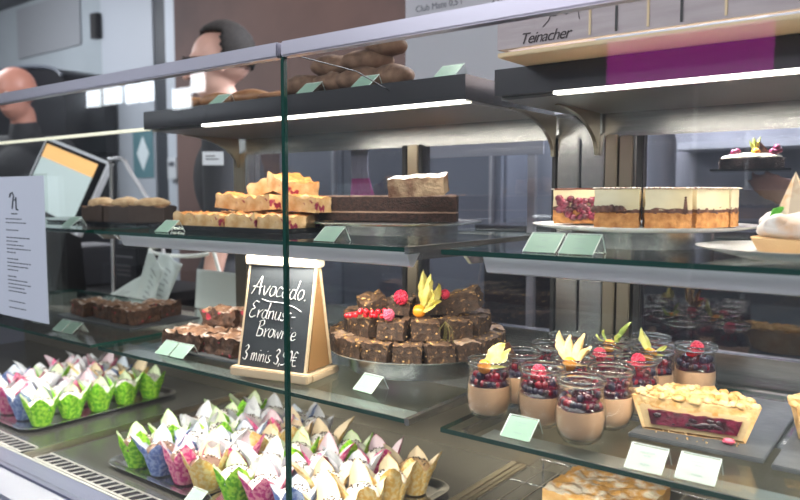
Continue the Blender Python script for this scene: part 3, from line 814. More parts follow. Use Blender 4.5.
# ------------------------------------------------------------------ pudding jars
mousse = mat('caramel_mousse', (.66, .40, .24), .45, sss=.0, bump=.08, bscale=30)
compote = mat('berry_compote', (.018, .003, .008), .12, 0, (.10, .004, .02), 60, (.4, .65), coat=.4)
dberry = mat('blueberry', (.018, .012, .035), .3)
rimg = bpy.data.materials.new('rim_glass'); rimg.use_nodes = True
_b = rimg.node_tree.nodes['Principled BSDF']; _b.inputs['Base Color'].default_value = (.93, .97, .95, 1); _b.inputs['Roughness'].default_value = .02; _b.inputs['Transmission Weight'].default_value = 1; _b.inputs['IOR'].default_value = 1.5
def jar(kind, seed):
    t = thing('dessert_jar', '', 'dessert jar')
    rn = random.Random(seed)
    bm = bmesh.new()
    lathe(bm, [(0, .0015), (.016, .0005), (.021, .0012), (.0275, .008), (.0315, .019), (.0325, .030), (.0318, .044), (.0300, .058), (.0288, .066), (.0292, .070), (.0300, .0725), (.0298, .0728), (.0275, .072), (.0272, .066), (.0283, .058), (.0301, .044), (.0308, .030), (.0298, .019), (.0260, .0092), (.020, .0048), (0, .0042)], 48)
    put('jar_glass', bm, gjar, t, True)
    bm = bmesh.new(); lathe(bm, [(.0288+.0036*(1+math.cos(a))/2+.0002, .0768+.0040*math.sin(a)) for a in [2*PI*q/12 for q in range(13)]], 48)
    bmesh.ops.remove_doubles(bm, verts=bm.verts[:], dist=1e-6)
    put('jar_rim', bm, rimg, t, True)
    bm = bmesh.new()
    lathe(bm, [(0, .0045), (.0195, .0052), (.0255, .0096), (.0293, .0193), (.0303, .030), (.0300, .040), (.0296, .0435+rn.uniform(-.002, .002)), (0, .0445)], 40)
    put('mousse', bm, mousse, t, True)
    bm = bmesh.new()
    g = [(0, .0438), (.0294, .0430), (.0285, .046), (.0245, .050), (.024, .0555), (.016, .0565), (0, .0570)]
    lathe(bm, g, 40)
    for v in bm.verts:
        if v.co.z < .045 and v.co.to_2d().length > .02: v.co.z += .0022*math.sin(math.atan2(v.co.y, v.co.x)*3+seed)
    for k in range(20):
        a = rn.uniform(0, 6.28); r = rn.uniform(.004, .021); ball(bm, (r*math.cos(a), r*math.sin(a), .0585), rn.uniform(.0048, .0062), 2, mi=rn.choice((0, 0, 1, 2)))
    for k in range(34):
        a = k*2.4+rn.uniform(-.1, .1); ball(bm, (.0232*math.cos(a), .0232*math.sin(a), .0465+.0115*((k*.618) % 1)), .0052, 2, mi=rn.choice((0, 1, 1, 2)))
    put('berry_compote', bm, [compote, dberry, mat('dark_cherry', (.22, .006, .02), .15, coat=.4)], t, True)
    if 'rasp' in kind:
        bm = bmesh.new(); a = {'raspR': 1.2, 'rasp': -2.0}.get(kind, -1.6); berry(bm, (.011*math.cos(a), .011*math.sin(a), .0725), .0100, seed); put('raspberry', bm, rasp, t, True)
        bm = bmesh.new()
        for k in range(3): ball(bm, (-.012+.004*k, -.010-.003*(k % 2), .068), .0048, 2)
        put('redcurrant', bm, curr, t, True)
    if 'choc' in kind:
        bm = bmesh.new()
        for k in range(5):
            x, y, a = rn.uniform(-.012, .012), rn.uniform(-.012, .012), rn.uniform(-.7, .7)
            M = Matrix.Translation((x, y, .071)) @ Matrix.Rotation(rn.uniform(0, 3), 4, 'Z') @ Matrix.Rotation(a, 4, 'X')
            box(bm, -.011, .011, -.005, .005, 0, .0012, rot=M)
        put('chocolate_shard', bm, choc, t)
    if 'tall' in kind:
        bm = bmesh.new(); box(bm, -.006, .006, -.001, .001, 0, .030, rot=Matrix.Translation((-.008, .004, .062)) @ Matrix.Rotation(-.5, 4, 'Y')); put('chocolate_shard', bm, choc, t)
    if 'phys' in kind:
        f = bmesh.new(); ball(f, (-.006, -.012, .0715), .0100, 3); ph = put('physalis_fruit', f, orng, t, True)
        bm = bmesh.new()
        if 'B' in kind:   # broad yellow husk leaning to picture right
            leaf(bm, (-.004, -.008, .070), (.022, .010, .098), .012, .006, Vector((-.6, .5, .8))); leaf(bm, (.0, -.008, .068), (.030, .014, .090), .011, -.004, Vector((-.5, .6, .6)))
            leaf(bm, (.0, -.004, .070), (.012, .006, .092), .010, .005, Vector((1, .4, 0)))
            m_ = mat('lemon_husk', (.66, .60, .16), .6, 0, (.84, .78, .34), 50, (.35, .65), bump=.4)
        elif 'T' in kind:  # upright tan husk with three points
            for dx, hh in ((-.020, .117), (-.004, .110), (.016, .112), (.026, .094)): leaf(bm, (dx*.3, -.006, .072), (dx, -.002, hh), .0105, .004, Vector((1, .5, 0)))
            m_ = husk_t
        elif 'G' in kind:
            for dx, dy, hh in ((.032, .012, .106), (-.026, .0, .088), (.012, -.01, .086), (-.012, .01, .094)): leaf(bm, (dx*.2, -.004, .074), (dx, dy, hh), .0068, .004, Vector((.5, .3, -.8)))
            m_ = husk_g
        else:
            leaf(bm, (-.004, -.008, .074), (-.018, -.004, .110), .009, .004, Vector((1, .4, .2))); leaf(bm, (0, -.008, .072), (.020, .002, .082), .005, .004, Vector((0, .4, 1)))
            m_ = mat('lime_husk', (.45, .46, .10), .6, 0, (.62, .60, .22), 50, (.35, .65), bump=.4)
        solidify(put('husk', bm, m_, t, True))
    return t
JARS = [(-.513, .884, 'physB', 'dessert jar with orange physalis and broad yellow husk, nearest the brownie stand'),
        (-.435, .893, 'rasp', 'dessert jar with raspberry and redcurrants, between the first two jars on the shelf edge'),
        (-.366, .864, 'choc', 'dessert jar standing closest to the shelf edge with dark berries filling it'),
        (-.357, .942, 'choc', 'dessert jar with chocolate flakes just behind the jar at the shelf edge, beside the pie'),
        (-.505, .962, 'tall', 'dessert jar behind the yellow husk with dark chocolate stick'),
        (-.424, .972, 'physT', 'dessert jar topped by an upright tan three-pointed husk'),
        (-.492, 1.042, 'chocT', 'dessert jar with tall chocolate shard, near the brownie stand in second row'),
        (-.412, 1.050, 'rasp', 'dessert jar behind the tan husk with a raspberry on top'),
        (-.350, 1.024, 'raspR', 'dessert jar with raspberry beside the back of the cherry pie'),
        (-.352, 1.104, 'phys', 'dessert jar with orange physalis and single upright lime husk'),
        (-.425, 1.128, 'physG', 'dessert jar in the rear with spreading green husk leaves'),
        (-.306, 1.1675, 'raspR', 'dessert jar with raspberry, nearest to the rear door and the slate'),
        (-.500, 1.122, 'choc', 'dessert jar with chocolate flakes in the rear row by the steel post'),
        (-.385, 1.195, 'choc', 'dessert jar farthest back against the rear door frame')]
for k, (x, y, kd, lb) in enumerate(JARS):
    j = jar(kd, k+2); j.location = (x, y, L+.0004); j.rotation_euler = (0, 0, R_(27)); j.scale = (1, 1, 1.04)
    tag(j, lb, None, 'dessert jars on the lower shelf')
pcard = mat('pale_card', (.36, .42, .38), .6)
price_card(-.436, .818, L, 1, 0, 'mint price card in front of the dessert jars')
price_card(-.266, .808, L, 1, 0, 'white price card at the slate corner nearer the jars', cm=pcard)
price_card(-.210, .812, L, 1, 0, 'white price card at the slate corner farther from the jars', cm=pcard)

# ------------------------------------------------------------------ slates and cherry pie halves
t = thing('slate_board', 'black slate slab under the cut cherry pie beside the jars', 'slate', (-.232, 1.045, L+.0005), 0)
bm = bmesh.new(); box(bm, -.090, .072, -.128, .15, 0, .006, 0, None, .0012); put('slab', bm, slate, t)
t = thing('slate_board', 'second black slate slab at the picture edge with another pastry', 'slate', (-.05, 1.02, L+.0005), 0)
tag(t, 'black slate slab beyond the cherry pie slate, holding a second pie piece')
bm = bmesh.new(); box(bm, -.10, .12, -.115, .15, 0, .006, 0, None, .0012); put('slab', bm, slate, t)
crust = mat('pie_crust', (.58, .32, .11), .7, 0, (.72, .50, .26), 40, (.35, .65), bump=.6, bscale=120)
crumb = mat('pie_crumble', (.46, .23, .055), .85, 0, (.68, .48, .24), 55, (.38, .62), bump=.8, bscale=160)
dough = mat('pie_dough', (.50, .36, .19), .8, bump=.4, bscale=120)
fill_m = mat('cherry_filling', (.018, .002, .006), .3, 0, (.13, .006, .03), 70, (.4, .6), coat=.15, bump=1, bscale=110)
def half_pie(x, y, z, rz, r, label, seed=0):
    t = thing('cherry_pie', label, 'pie', (x, y, z), rz)
    n = 28; H = .044
    def rr(h): return r*(.80+.20*h/H)
    bm = bmesh.new(); lv = 6
    g = [[bm.verts.new((rr(H*k/lv)*math.cos(PI*i/n)*(1+.012*math.sin(i*2.3)), rr(H*k/lv)*math.sin(PI*i/n)*(1+.012*math.sin(i*2.3)), H*k/lv)) for i in range(n+1)] for k in range(lv+1)]
    gi = [[bm.verts.new((v.co.x*.93, max(v.co.y*.93, 0), max(.004, v.co.z))) for v in row] for row in g]
    for k in range(lv):
        for i in range(n):
            bm.faces.new((g[k][i+1], g[k][i], g[k+1][i], g[k+1][i+1])); bm.faces.new((gi[k][i], gi[k][i+1], gi[k+1][i+1], gi[k+1][i]))
        bm.faces.new((g[k][0], gi[k][0], gi[k+1][0], g[k+1][0])); bm.faces.new((gi[k][n], g[k][n], g[k+1][n], gi[k+1][n]))
    for i in range(n): bm.faces.new((g[lv][i], gi[lv][i], gi[lv][i+1], g[lv][i+1]))
    bm.faces.new(g[0]); 
    put('crust', bm, crust, t, True)
    def slab(h0, h1, f, m, nm, amp, yo=0):
        bm = bmesh.new(); N, Rn = 28, 8
        def vtx(i, j, h, a_):
            q = rr(h)*f*j/Rn; p = Vector((q*math.cos(PI*i/N), q*math.sin(PI*i/N)+yo, h)); return p+noise.noise_vector(p*130+Vector((seed, 0, h*50)))*a_
        tp = {}; bt = {}
        for i in range(N+1):
            for j in range(Rn+1):
                ii = i if j else 0
                if (ii, j) not in tp:
                    tp[(ii, j)] = bm.verts.new(vtx(ii, j, h1, amp)); bt[(ii, j)] = bm.verts.new(vtx(ii, j, h0, .0006))
        def k_(i, j): return (i if j else 0, j)
        for i in range(N):
            for j in range(Rn):
                for dct, rev in ((tp, 0), (bt, 1)):
                    q = []
                    for a_ in (k_(i, j), k_(i, j+1), k_(i+1, j+1), k_(i+1, j)):
                        if dct[a_] not in q: q.append(dct[a_])
                    bm.faces.new(q[::-1] if rev else q)
            bm.faces.new((bt[(i, Rn)], bt[(i+1, Rn)], tp[(i+1, Rn)], tp[(i, Rn)]))
        for i, s in ((0, 0), (N, 1)):
            for j in range(Rn):
                q = [bt[k_(i, j)], bt[k_(i, j+1)], tp[k_(i, j+1)], tp[k_(i, j)]]
                bm.faces.new(q if not s else q[::-1])
        return put(nm, bm, m, t, True)
    slab(.003, .034, .95, dough, 'pastry_base', .0008)
    fl_ = slab(.009, .0275, .80, fill_m, 'cherry_filling', .0035, -.0026)
    bm = bmesh.new(); rn = random.Random(seed+5)
    for k in range(18):
        ball(bm, (rn.uniform(-.70, .70)*r, -.0012, rn.uniform(.013, .024)), rn.uniform(.0035, .006), 2, (1.3, .45, .7), .001, 200, seed=k)
    put('cherry', bm, mat('cherry_cut', (.015, .003, .008), .2, coat=.3), fl_, True)
    slab(.030, H, .965, crumb, 'crumble_topping', .0045)
    bm = bmesh.new()
    for k in range(230):
        a = rn.uniform(.02, PI-.02); q = r*.97*math.sqrt(rn.uniform(0, 1)); s = rn.uniform(.002, .0068)
        ball(bm, (q*math.cos(a), q*math.sin(a), H+.001+rn.uniform(0, .002)), s, 2, (1, 1, .75), s*.35, 250, seed=k)
    put('crumble_lump', bm, crumb, t, True)
    return t
half_pie(-.250, .952, L+.0068, R_(8), .077, 'half cherry crumble pie with dark red cut face on the slate beside the jars', 1)
half_pie(-.098, 1.04, L+.0068, R_(40), .055, 'cherry crumble pie piece on the second slate, cut off by the picture edge', 2)
bm = bmesh.new(); ball(bm, (0, 0, .0045), .006, 2, (1.3, .8, .75), .001, 200)
tag(put('cherry_blob', bm, mat('fallen_cherry', (.62, .10, .16), .25, coat=.4), None, True, (-.205, .945, L+.0066)), 'glossy pink cherry drop fallen in front of the cut pie', 'cherry')
bm = bmesh.new(); rn = random.Random(2)
for k in range(16): ball(bm, (rn.uniform(-.05, .05), rn.uniform(-.015, .015), .0012), rn.uniform(.0008, .0018), 1)
tag(put('crumb_scatter', bm, crumb, None, True, (-.245, .938, L+.0066)), 'pale pastry crumbs scattered on the slate before the pie', 'crumbs', kind='stuff')

# ================================================================== upper shelf
# black tray with fruit crumble slices
t = thing('baking_tray', 'thin black tray under the fruit crumble slices on the upper shelf', 'tray', (-1.17, 1.045, U+.0005), 0)
bm = bmesh.new(); box(bm, -.215, .20, -.13, .15, 0, .004, 0, None, .001); 
for y0 in (-.13, .144): box(bm, -.215, .20, y0, y0+.006, .004, .010)
for x0 in (-.215, .194): box(bm, x0, x0+.006, -.124, .144, .004, .010)
put('tray_plate', bm, gloss_black, t)
fside = mat('fruit_slice_crumb', (.56, .31, .11), .8, 0, (.74, .52, .28), 50, (.35, .65), bump=.5, bscale=140, col3=(.26, .012, .05), scale3=28, th3=(.63, .66))
ftop = mat('fruit_slice_top', (.38, .11, .02), .6, 0, (.70, .34, .09), 45, (.35, .65), bump=.8, bscale=140, col3=(.74, .66, .56), scale3=30, th3=(.60, .70))
ZF = U+.0052
fr = [(-1.335, .985, 0, 3, 0, 'fruit crumble slice in the bottom row nearest the price card at the shelf corner'),
      (-1.245, .975, 0, -4, 0, 'fruit crumble slice in the bottom row, second from the shelf corner'),
      (-1.155, .980, 0, 4, 0, 'fruit crumble slice in the bottom row just before the pane joint'),
      (-1.065, .985, 0, -2, 0, 'fruit crumble slice in the bottom row behind the pane joint'),
      (-1.30, 1.075, 0, 2, 0, 'fruit crumble slice lying in the rear of the bottom layer'),
      (-1.20, 1.08, 0, -2, 0, 'fruit crumble slice in the rear bottom layer under the stack'),
      (-1.10, 1.08, 0, 2, 0, 'fruit crumble slice in the rear bottom layer near the chocolate cake'),
      (-1.235, 1.02, .034, 12, 6, 'fruit crumble slice of the second layer showing a dark cherry'),
      (-1.135, 1.015, .034, -6, -4, 'long fruit crumble slice in the second layer by the pane joint'),
      (-1.045, 1.03, .034, 8, 3, 'fruit crumble slice in the second layer beside the chocolate cake'),
      (-1.195, 1.075, .062, 25, -18, 'tilted fruit crumble slice near the top of the heap'),
      (-1.115, 1.05, .066, -15, 14, 'topmost fruit crumble slice tilted against the pane joint')]
for k, (x, y, dz, rz, tl, lb) in enumerate(fr):
    tag(put('crumble_slice', rough_block(.084, .075, .029, .0022, 110, k+50, .0055, .005), [fside, ftop], None, True, (x+.035, y, ZF+dz+abs(math.sin(R_(tl)))*.035), (0, R_(tl), R_(rz))), lb, 'cake slice', 'fruit crumble slices on the black tray')
price_card(-1.225, .836, U, 1, 0, 'mint price card at the corner of the upper shelf before the crumble slices')
price_card(-.775, .82, U, 1, 0, 'mint price card on the upper shelf before the chocolate cake')
# chocolate cake (half) on silver stand
CX, CY = -.862, 1.085
st = stand(CX+.01, CY+.02, U, .165, .022, .12, 'silver cake stand under the half chocolate cake on the upper shelf')
c1 = mat('dark_sponge', (.012, .005, .004), .95, 0, (.040, .016, .011), 120, (.35, .65), bump=1, bscale=260)
c2 = mat('cocoa_dust', (.14, .08, .06), .9, 0, (.34, .24, .20), 60, (.35, .65), bump=.4)
cc = mat('cocoa_cream', (.30, .19, .13), .6, bump=.3, bscale=120)
face = math.atan2(-CY, -CX)    # viewer direction
t = thing('chocolate_cake', 'half of a dark chocolate layer cake with its cut face turned outwards', 'cake', (CX, CY, U+.0225), face+PI/2-.35)
for nm, z0, z1_, m, r_ in (('sponge_layer', 0, .016, c1, .140), ('cream_layer', .016, .019, cc, .139), ('sponge_layer', .019, .047, c1, .140), ('cocoa_top', .047, .0495, c2, .1405)):
    bm = bmesh.new(); wedge(bm, r_, 0, PI, z0, z1_, 36, 0, .0012 if nm == 'sponge_layer' else .0005, 3, 14, 5); put(nm, bm, m, t, True)
t = thing('cake_slice', 'powdered chocolate cake slice lying on top of the half cake', 'cake slice', (CX+.105, CY-.035, U+.0745), R_(24))
t.rotation_euler = (R_(9), R_(-3), R_(24))
c3 = mat('marble_sponge', (.20, .10, .06), .85, 0, (.46, .32, .20), 30, (.4, .6), bump=.8, bscale=200)
bm = bmesh.new(); box_ = rough_block(.100, .055, .032, .002, 120, 5, .005, .002); bm.free(); sl = put('sponge', box_, [c3, mat('icing_dust', (.62, .56, .52), .9, 0, (.86, .84, .82), 40, (.4, .6), bump=.5)], t, True)

# layered cream cake with cherry filling, cut in slices
KX, KY, KR = -.355, 1.045, .125
stand(KX, KY, U, .155, .030, .098, 'silver cake stand with white plate under the sliced cream cake', ceramic, steel)
kb = mat('nut_base', (.42, .17, .05), .8, 0, (.72, .36, .12), 80, (.35, .65), bump=.9, bscale=200)
kc = mat('vanilla_cream', (.80, .66, .38), .5, 0, (.86, .77, .54), 14, (.3, .7), bump=.15, bscale=60)
kt = mat('caramel_glaze', (.14, .04, .03), .3, 0, (.30, .12, .08), 20, (.3, .7))
kd = mat('choc_layer', (.06, .02, .015), .5, 0, (.22, .10, .07), 60, (.35, .65))
edge_cream = mat('cream_edge', (.62, .50, .42), .5, 0, (.84, .80, .76), 120, (.4, .6))
fillr = mat('cherry_fill', (.05, .004, .010), .3, 0, (.24, .015, .05), 70, (.35, .65), bump=.8, bscale=180, coat=.3)
vang = math.atan2(-KY, -KX)
gap0 = R_(-161); W_ = R_(30)
for k in range(12):
    a0 = gap0 + W_*k
    if k in (0, 1): continue
    lab = {11: 'cream cake slice with a dark cherry filling on its open cut face', 2: 'cream cake slice at the near edge of the gap, dark layer bulging', 3: 'cream cake slice facing out with a dark drip down its side', 4: 'cream cake slice facing the pavlova plate'}.get(k, f'cream cake slice at the rear of the cake, {ORD[k-5]} round from the pavlova side')
    t = thing('cake_slice', lab, 'cake slice', (KX+.005*math.cos(a0+W_/2), KY+.005*math.sin(a0+W_/2), U+.0305), a0, 'slices of the cream cake')
    e = .016
    rn = random.Random(k)
    bm = bmesh.new(); wedge(bm, KR-.003, e, W_-e, 0, .0195, 20, 0, .0015, k, 12, 8); put('nut_base', bm, kb, t, True)
    bm = bmesh.new(); wedge(bm, KR-.003, e, W_-e, .0190, .0255, 20, 0, .0026, k+7, 12, 4); put('dark_layer', bm, kd, t, True)
    bm = bmesh.new(); wedge(bm, KR-.003, e, W_-e, .0235, .050, 16, 0, .0009, k, 8, 8); put('cream_layer', bm, kc, t, True)
    bm = bmesh.new(); wedge(bm, KR-.005, e, W_-e, .050, .0525, 12, 0, .0006, k); put('glaze', bm, kt, t, True)
    bm = bmesh.new()
    for q in range(10):
        a = 1.6*e+(W_-3.2*e)*q/9; ball(bm, (KR*.985*math.cos(a), KR*.985*math.sin(a), .0515), .0021, 1, (1.6, 1.6, .45), .0008, 300, seed=q)
    put('cream_edge', bm, edge_cream, t, True)
    if k == 11:
        bm = bmesh.new(); p = []
        for q in range(60):
            x = rn.uniform(.045, .114); zz = rn.uniform(.008, .038)
            ball(bm, (x*math.cos(W_-e), x*math.sin(W_-e), zz), .006, 2, (1, 1, .9), .001, 260, seed=q)
        put('cherry_filling', bm, fillr, t, True)
    if k in (2, 3):
        bm = bmesh.new()
        for q in range(7): ball(bm, ((KR+.0002)*math.cos(e*1.2 if k == 2 else W_*.8), (KR+.0002)*math.sin(e*1.2 if k == 2 else W_*.8), .021+q*.003 if k == 3 else .019+q*.001), .0035-.0003*q, 1, (.5, 1, 1)) if k == 3 else ball(bm, ((KR)*math.cos(.03+.05*q), (KR)*math.sin(.03+.05*q), .0245), .005, 2, (.5, 1, 1), .002, 200, seed=q)
        put('chocolate_drip', bm, kd, t, True)
price_card(-.385, .826, U, 2, 0, 'pair of mint price cards in front of the cream cake stand', sc=1.05)
# white plate with meringue tart
t = thing('dessert_plate', 'flat white plate under the toasted meringue tart', 'plate', (-.128, .935, U+.0003), 0)
bm = bmesh.new(); lathe(bm, [(0, .002), (.06, .0), (.07, .001), (.115, .0115), (.118, .0135), (.114, .0135), (.070, .004), (0, .0035)], 64); put('plate_body', bm, ceramic, t, True)
t = thing('meringue_tart', 'toasted meringue tart with pale peaks and a green leaf on the white plate', 'tart', (-.118, .945, U+.0075), R_(20))
bm = bmesh.new(); lathe(bm, [(0, 0), (.062, 0), (.068, .012), (.070, .016), (.064, .017), (0, .016)], 40); put('biscuit_base', bm, mat('biscuit', (.80, .52, .26), .7, bump=.6, bscale=120), t, True)
mer = mat('meringue', (.80, .76, .74), .55, 0, (.72, .42, .22), 22, (.48, .64), bump=.2)
bm = bmesh.new(); ball(bm, (0, 0, .028), .064, 4, (1, 1, .32), .006, 50)
rn = random.Random(8)
for k in range(14):
    a = k*2.4; r = .058*math.sqrt(k/14); ball(bm, (r*math.cos(a), r*math.sin(a), .032+rn.uniform(.0, .006)), .014, 3, (1, 1, .8), .004, 90, seed=k)
put('meringue_mound', bm, mer, t, True)
bm = bmesh.new()
for (x, y, h) in ((-.028, -.012, .044), (-.002, .0, .040), (.030, .010, .036)):
    g = [(0, h+.026+.022), (.006, h+.034), (.013, h+.016), (.018, h)]
    lathe(bm, g[::-1], 6, x, y)
put('meringue_peak', bm, mat('toasted_peak', (.90, .72, .52), .5, 0, (.72, .42, .20), 40, (.55, .7)), t, False)
bm = bmesh.new(); leaf(bm, (-.052, -.022, .036), (-.034, -.020, .052), .008, .003); solidify(put('mint_leaf', bm, mat('fresh_green', (.15, .60, .06), .5), t, True))
# far unit upper shelf bakes
bake = mat('dark_bake', (.16, .08, .04), .8, 0, (.34, .20, .11), 40, (.35, .65), bump=.7)
t = thing('baking_tray', 'dark flat tray with loaves on the far upper shelf', 'tray', (-1.72, 1.08, U+.0005))
bm = bmesh.new(); box(bm, -.22, .2, -.11, .11, 0, .006, 0, None, .001); put('tray_plate', bm, gloss_black, t)
for k, (x, y, s, lb) in enumerate(((-1.80, 1.05, .06, 'dark loaf cake in the far unit, next to the tablet stand'), (-1.70, 1.06, .07, 'dark loaf cake in the far unit, middle of its tray'), (-1.60, 1.07, .06, 'dark loaf cake in the far unit, nearest the steel post'))):
    t = thing('loaf_cake', lb, 'cake', (x, y, U+.0068), .2*k, 'loaf cakes in the far unit')
    put('loaf', rough_block(.10, .06, .038, .003, 60, k+80, .008, .006), [mat('dark_loaf', (.05, .03, .022), .8), bake], t, True)
    bm = bmesh.new(); ball(bm, (0, 0, .045), .036, 3, (1.35, .8, .42), .004, 70, seed=k); put('pastry_top', bm, mat('pale_bake', (.50, .32, .16), .8, 0, (.66, .46, .26), 50), t, True)
price_card(-1.60, .842, U, 1, 0, 'price card on the far upper shelf beneath the tablet')

# ================================================================== top of the canopy: rolls, cards, crate
TT = 1.4925
rollm = mat('rustic_roll', (.09, .045, .025), .8, 0, (.24, .14, .085), 30, (.35, .65), bump=.7, bscale=60)
rollp = mat('glazed_pastry', (.20, .08, .028), .5, 0, (.38, .19, .08), 25, (.35, .65), bump=.4, bscale=60)
def roll(x, y, z, s, rz, lb, m=rollm, seed=0, sc=(1.5, .85, .62), grp='bread rolls on the canopy'):
    bm = bmesh.new(); ball(bm, (0, 0, s*sc[2]), s, 3, sc, s*.14, 14/s*.1, seed=seed)
    tag(put('bread_roll', bm, m, None, True, (x, y, z+s*.05), (0, 0, rz)), lb, 'bread roll', grp)
rl = [(-1.045, 1.05, 0, .036, .2, 'dark round roll nearest the pane joint on the canopy'), (-.975, 1.06, 0, .036, -.1, 'dark roll in the bottom row, second from the pane joint'),
      (-.90, 1.06, 0, .037, .2, 'dark roll in the bottom row behind the price card'), (-.835, 1.07, 0, .037, -.3, 'dark roll in the bottom row nearest the crate'),
      (-1.06, 1.13, .0, .036, .1, 'dark roll at the rear of the heap near the pane joint'), (-.98, 1.14, 0, .036, .4, 'dark roll in the rear of the heap, below the top ones'), (-.90, 1.14, 0, .036, .0, 'dark roll in the rear of the heap nearest the crate'),
      (-1.00, 1.09, .04, .036, .1, 'dark elongated roll of the second layer, nearer the pane joint'), (-.91, 1.09, .04, .036, .5, 'dark roll of the second layer in the middle of the heap'), (-.87, 1.10, .070, .030, .2, 'topmost dark roll of the heap below the menu poster')]
for k, (x, y, dz, s, rz, lb) in enumerate(rl): roll(x, y, TT+.0004+dz, s, rz, lb, rollm, k)
pl_ = [(-1.42, 1.06, .034, 'glazed pastry on the canopy farthest from the pane joint'), (-1.33, 1.07, .036, 'glazed pastry on the canopy, second along from the far end'), (-1.23, 1.08, .036, 'glazed pastry on the canopy below the man in glasses'), (-1.12, 1.07, .036, 'flat golden pastry on the canopy nearest the pane joint')]
for k, (x, y, s, lb) in enumerate(pl_): roll(x, y, TT+.0004, s, .2*k, lb, rollp, k+20, (1.5, .9, .5 if k < 3 else .3), 'glazed pastries on the canopy')
for x, lb in ((-1.25, 'clear price holder before the glazed pastries on the canopy'), (-.985, 'price card on the canopy edge beside the pane joint'), (-.845, 'price card on the canopy edge in the middle of the rolls'), (-.665, 'price card on the canopy edge nearest the crate')):
    t = price_card(x, .992, TT, 1, 0, lb)
# drinks crate
CZ = TT+.012
t = thing('wooden_crate', 'weathered wooden drinks crate with black script lettering and a castle outline', 'crate', (-.317, 1.02, TT+.0003), R_(0))
bm = bmesh.new(); box(bm, -.20, .62, -.115, .25, 0, .006, 0, None, .001); put('base_board', bm, cream_wood, t)
bm = bmesh.new(); box(bm, -.20, .62, -.115, -.105, .0105, .078); put('front_board', bm, woodd, t)
bm = bmesh.new(); box(bm, -.20, .62, .24, .25, .0105, .078); put('back_board', bm, woodd, t)
for x0 in (-.1995, .609): put('end_board', BX(x0, x0+.010, -.1045, .2395, .0105, .078), woodd, t)
for k, x0 in enumerate((-.065, -.030, .010, .05, .10)): put('slat', BX(x0, x0+.003, -.1165, -.115, .014, .078), cream_wood if k % 2 == 0 else black, t)
text('Teinacher', .021, mat('crate_ink', (.05, .035, .04), .7), t, (-.165, -.1158, .014), (PI/2, 0, 0), .35, space=.88)
bm = bmesh.new(); tube(bm, [(-.130, -.1158, .033), (-.122, -.1158, .040), (-.119, -.1158, .046), (-.112, -.1158, .045), (-.106, -.1158, .048), (-.096, -.1158, .045), (-.088, -.1158, .050), (-.080, -.1158, .048), (-.078, -.1158, .036)], .0006, 5)
put('castle_outline', bm, MC['crate_ink'], t)
# bottles/leaf bag in crate
bm = bmesh.new(); ball(bm, (0, 0, .028), .05, 3, (1.6, .8, .5), .012, 30)
tag(put('salad_bag', bm, mat('leafy_green', (.30, .34, .16), .5, 0, (.62, .66, .50), 40, (.35, .65)), None, True, (-.20, 1.06, TT+.045)), 'pale green leafy bundle lying in the wooden crate', 'greens')

# ================================================================== acrylic menu on the pane, papers, till area
t = thing('menu_holder', 'clear acrylic menu sheet holder hung on the outside of the front pane', 'menu', (-1.545, .727, 1.033))
put('clear_sleeve', BX(-.160, .100, -.004, .0, 0, .310), gacr, t)
pp = put('menu_sheet', BX(-.156, .095, -.0055, -.0045, .004, .306), mat('sheet_white', (.44, .48, .57), .6), t)
bm = bmesh.new(); rn = random.Random(5)
z = .215
while z > .02:
    ln = rn.uniform(.03, .10); x = -.075; 
    if rn.random() < .8:
        while x < -.075+ln:
            e_ = x+rn.uniform(.006, .016); quad(bm, [(x, -.0058, z), (e_, -.0058, z), (e_, -.0058, z+.0022), (x, -.0058, z+.0022)]); x = e_+.002
    z -= rn.choice((.008, .008, .014))
put('printed_lines', bm, ink, pp)
bm = bmesh.new()
tube(bm, [(-.052, -.0058, .262), (-.048, -.0058, .270), (-.038, -.0058, .272), (-.034, -.0058, .264), (-.038, -.0058, .254), (-.042, -.0058, .238)], .002, 6); tube(bm, [(-.030, -.0058, .256), (-.024, -.0058, .262), (-.024, -.0058, .236), (-.016, -.0058, .236)], .002, 6)
for k in range(7): box(bm, -.048+k*.004, -.045+k*.004, -.0059, -.0056, .226, .2285)
put('logo_mark', bm, ink, pp)

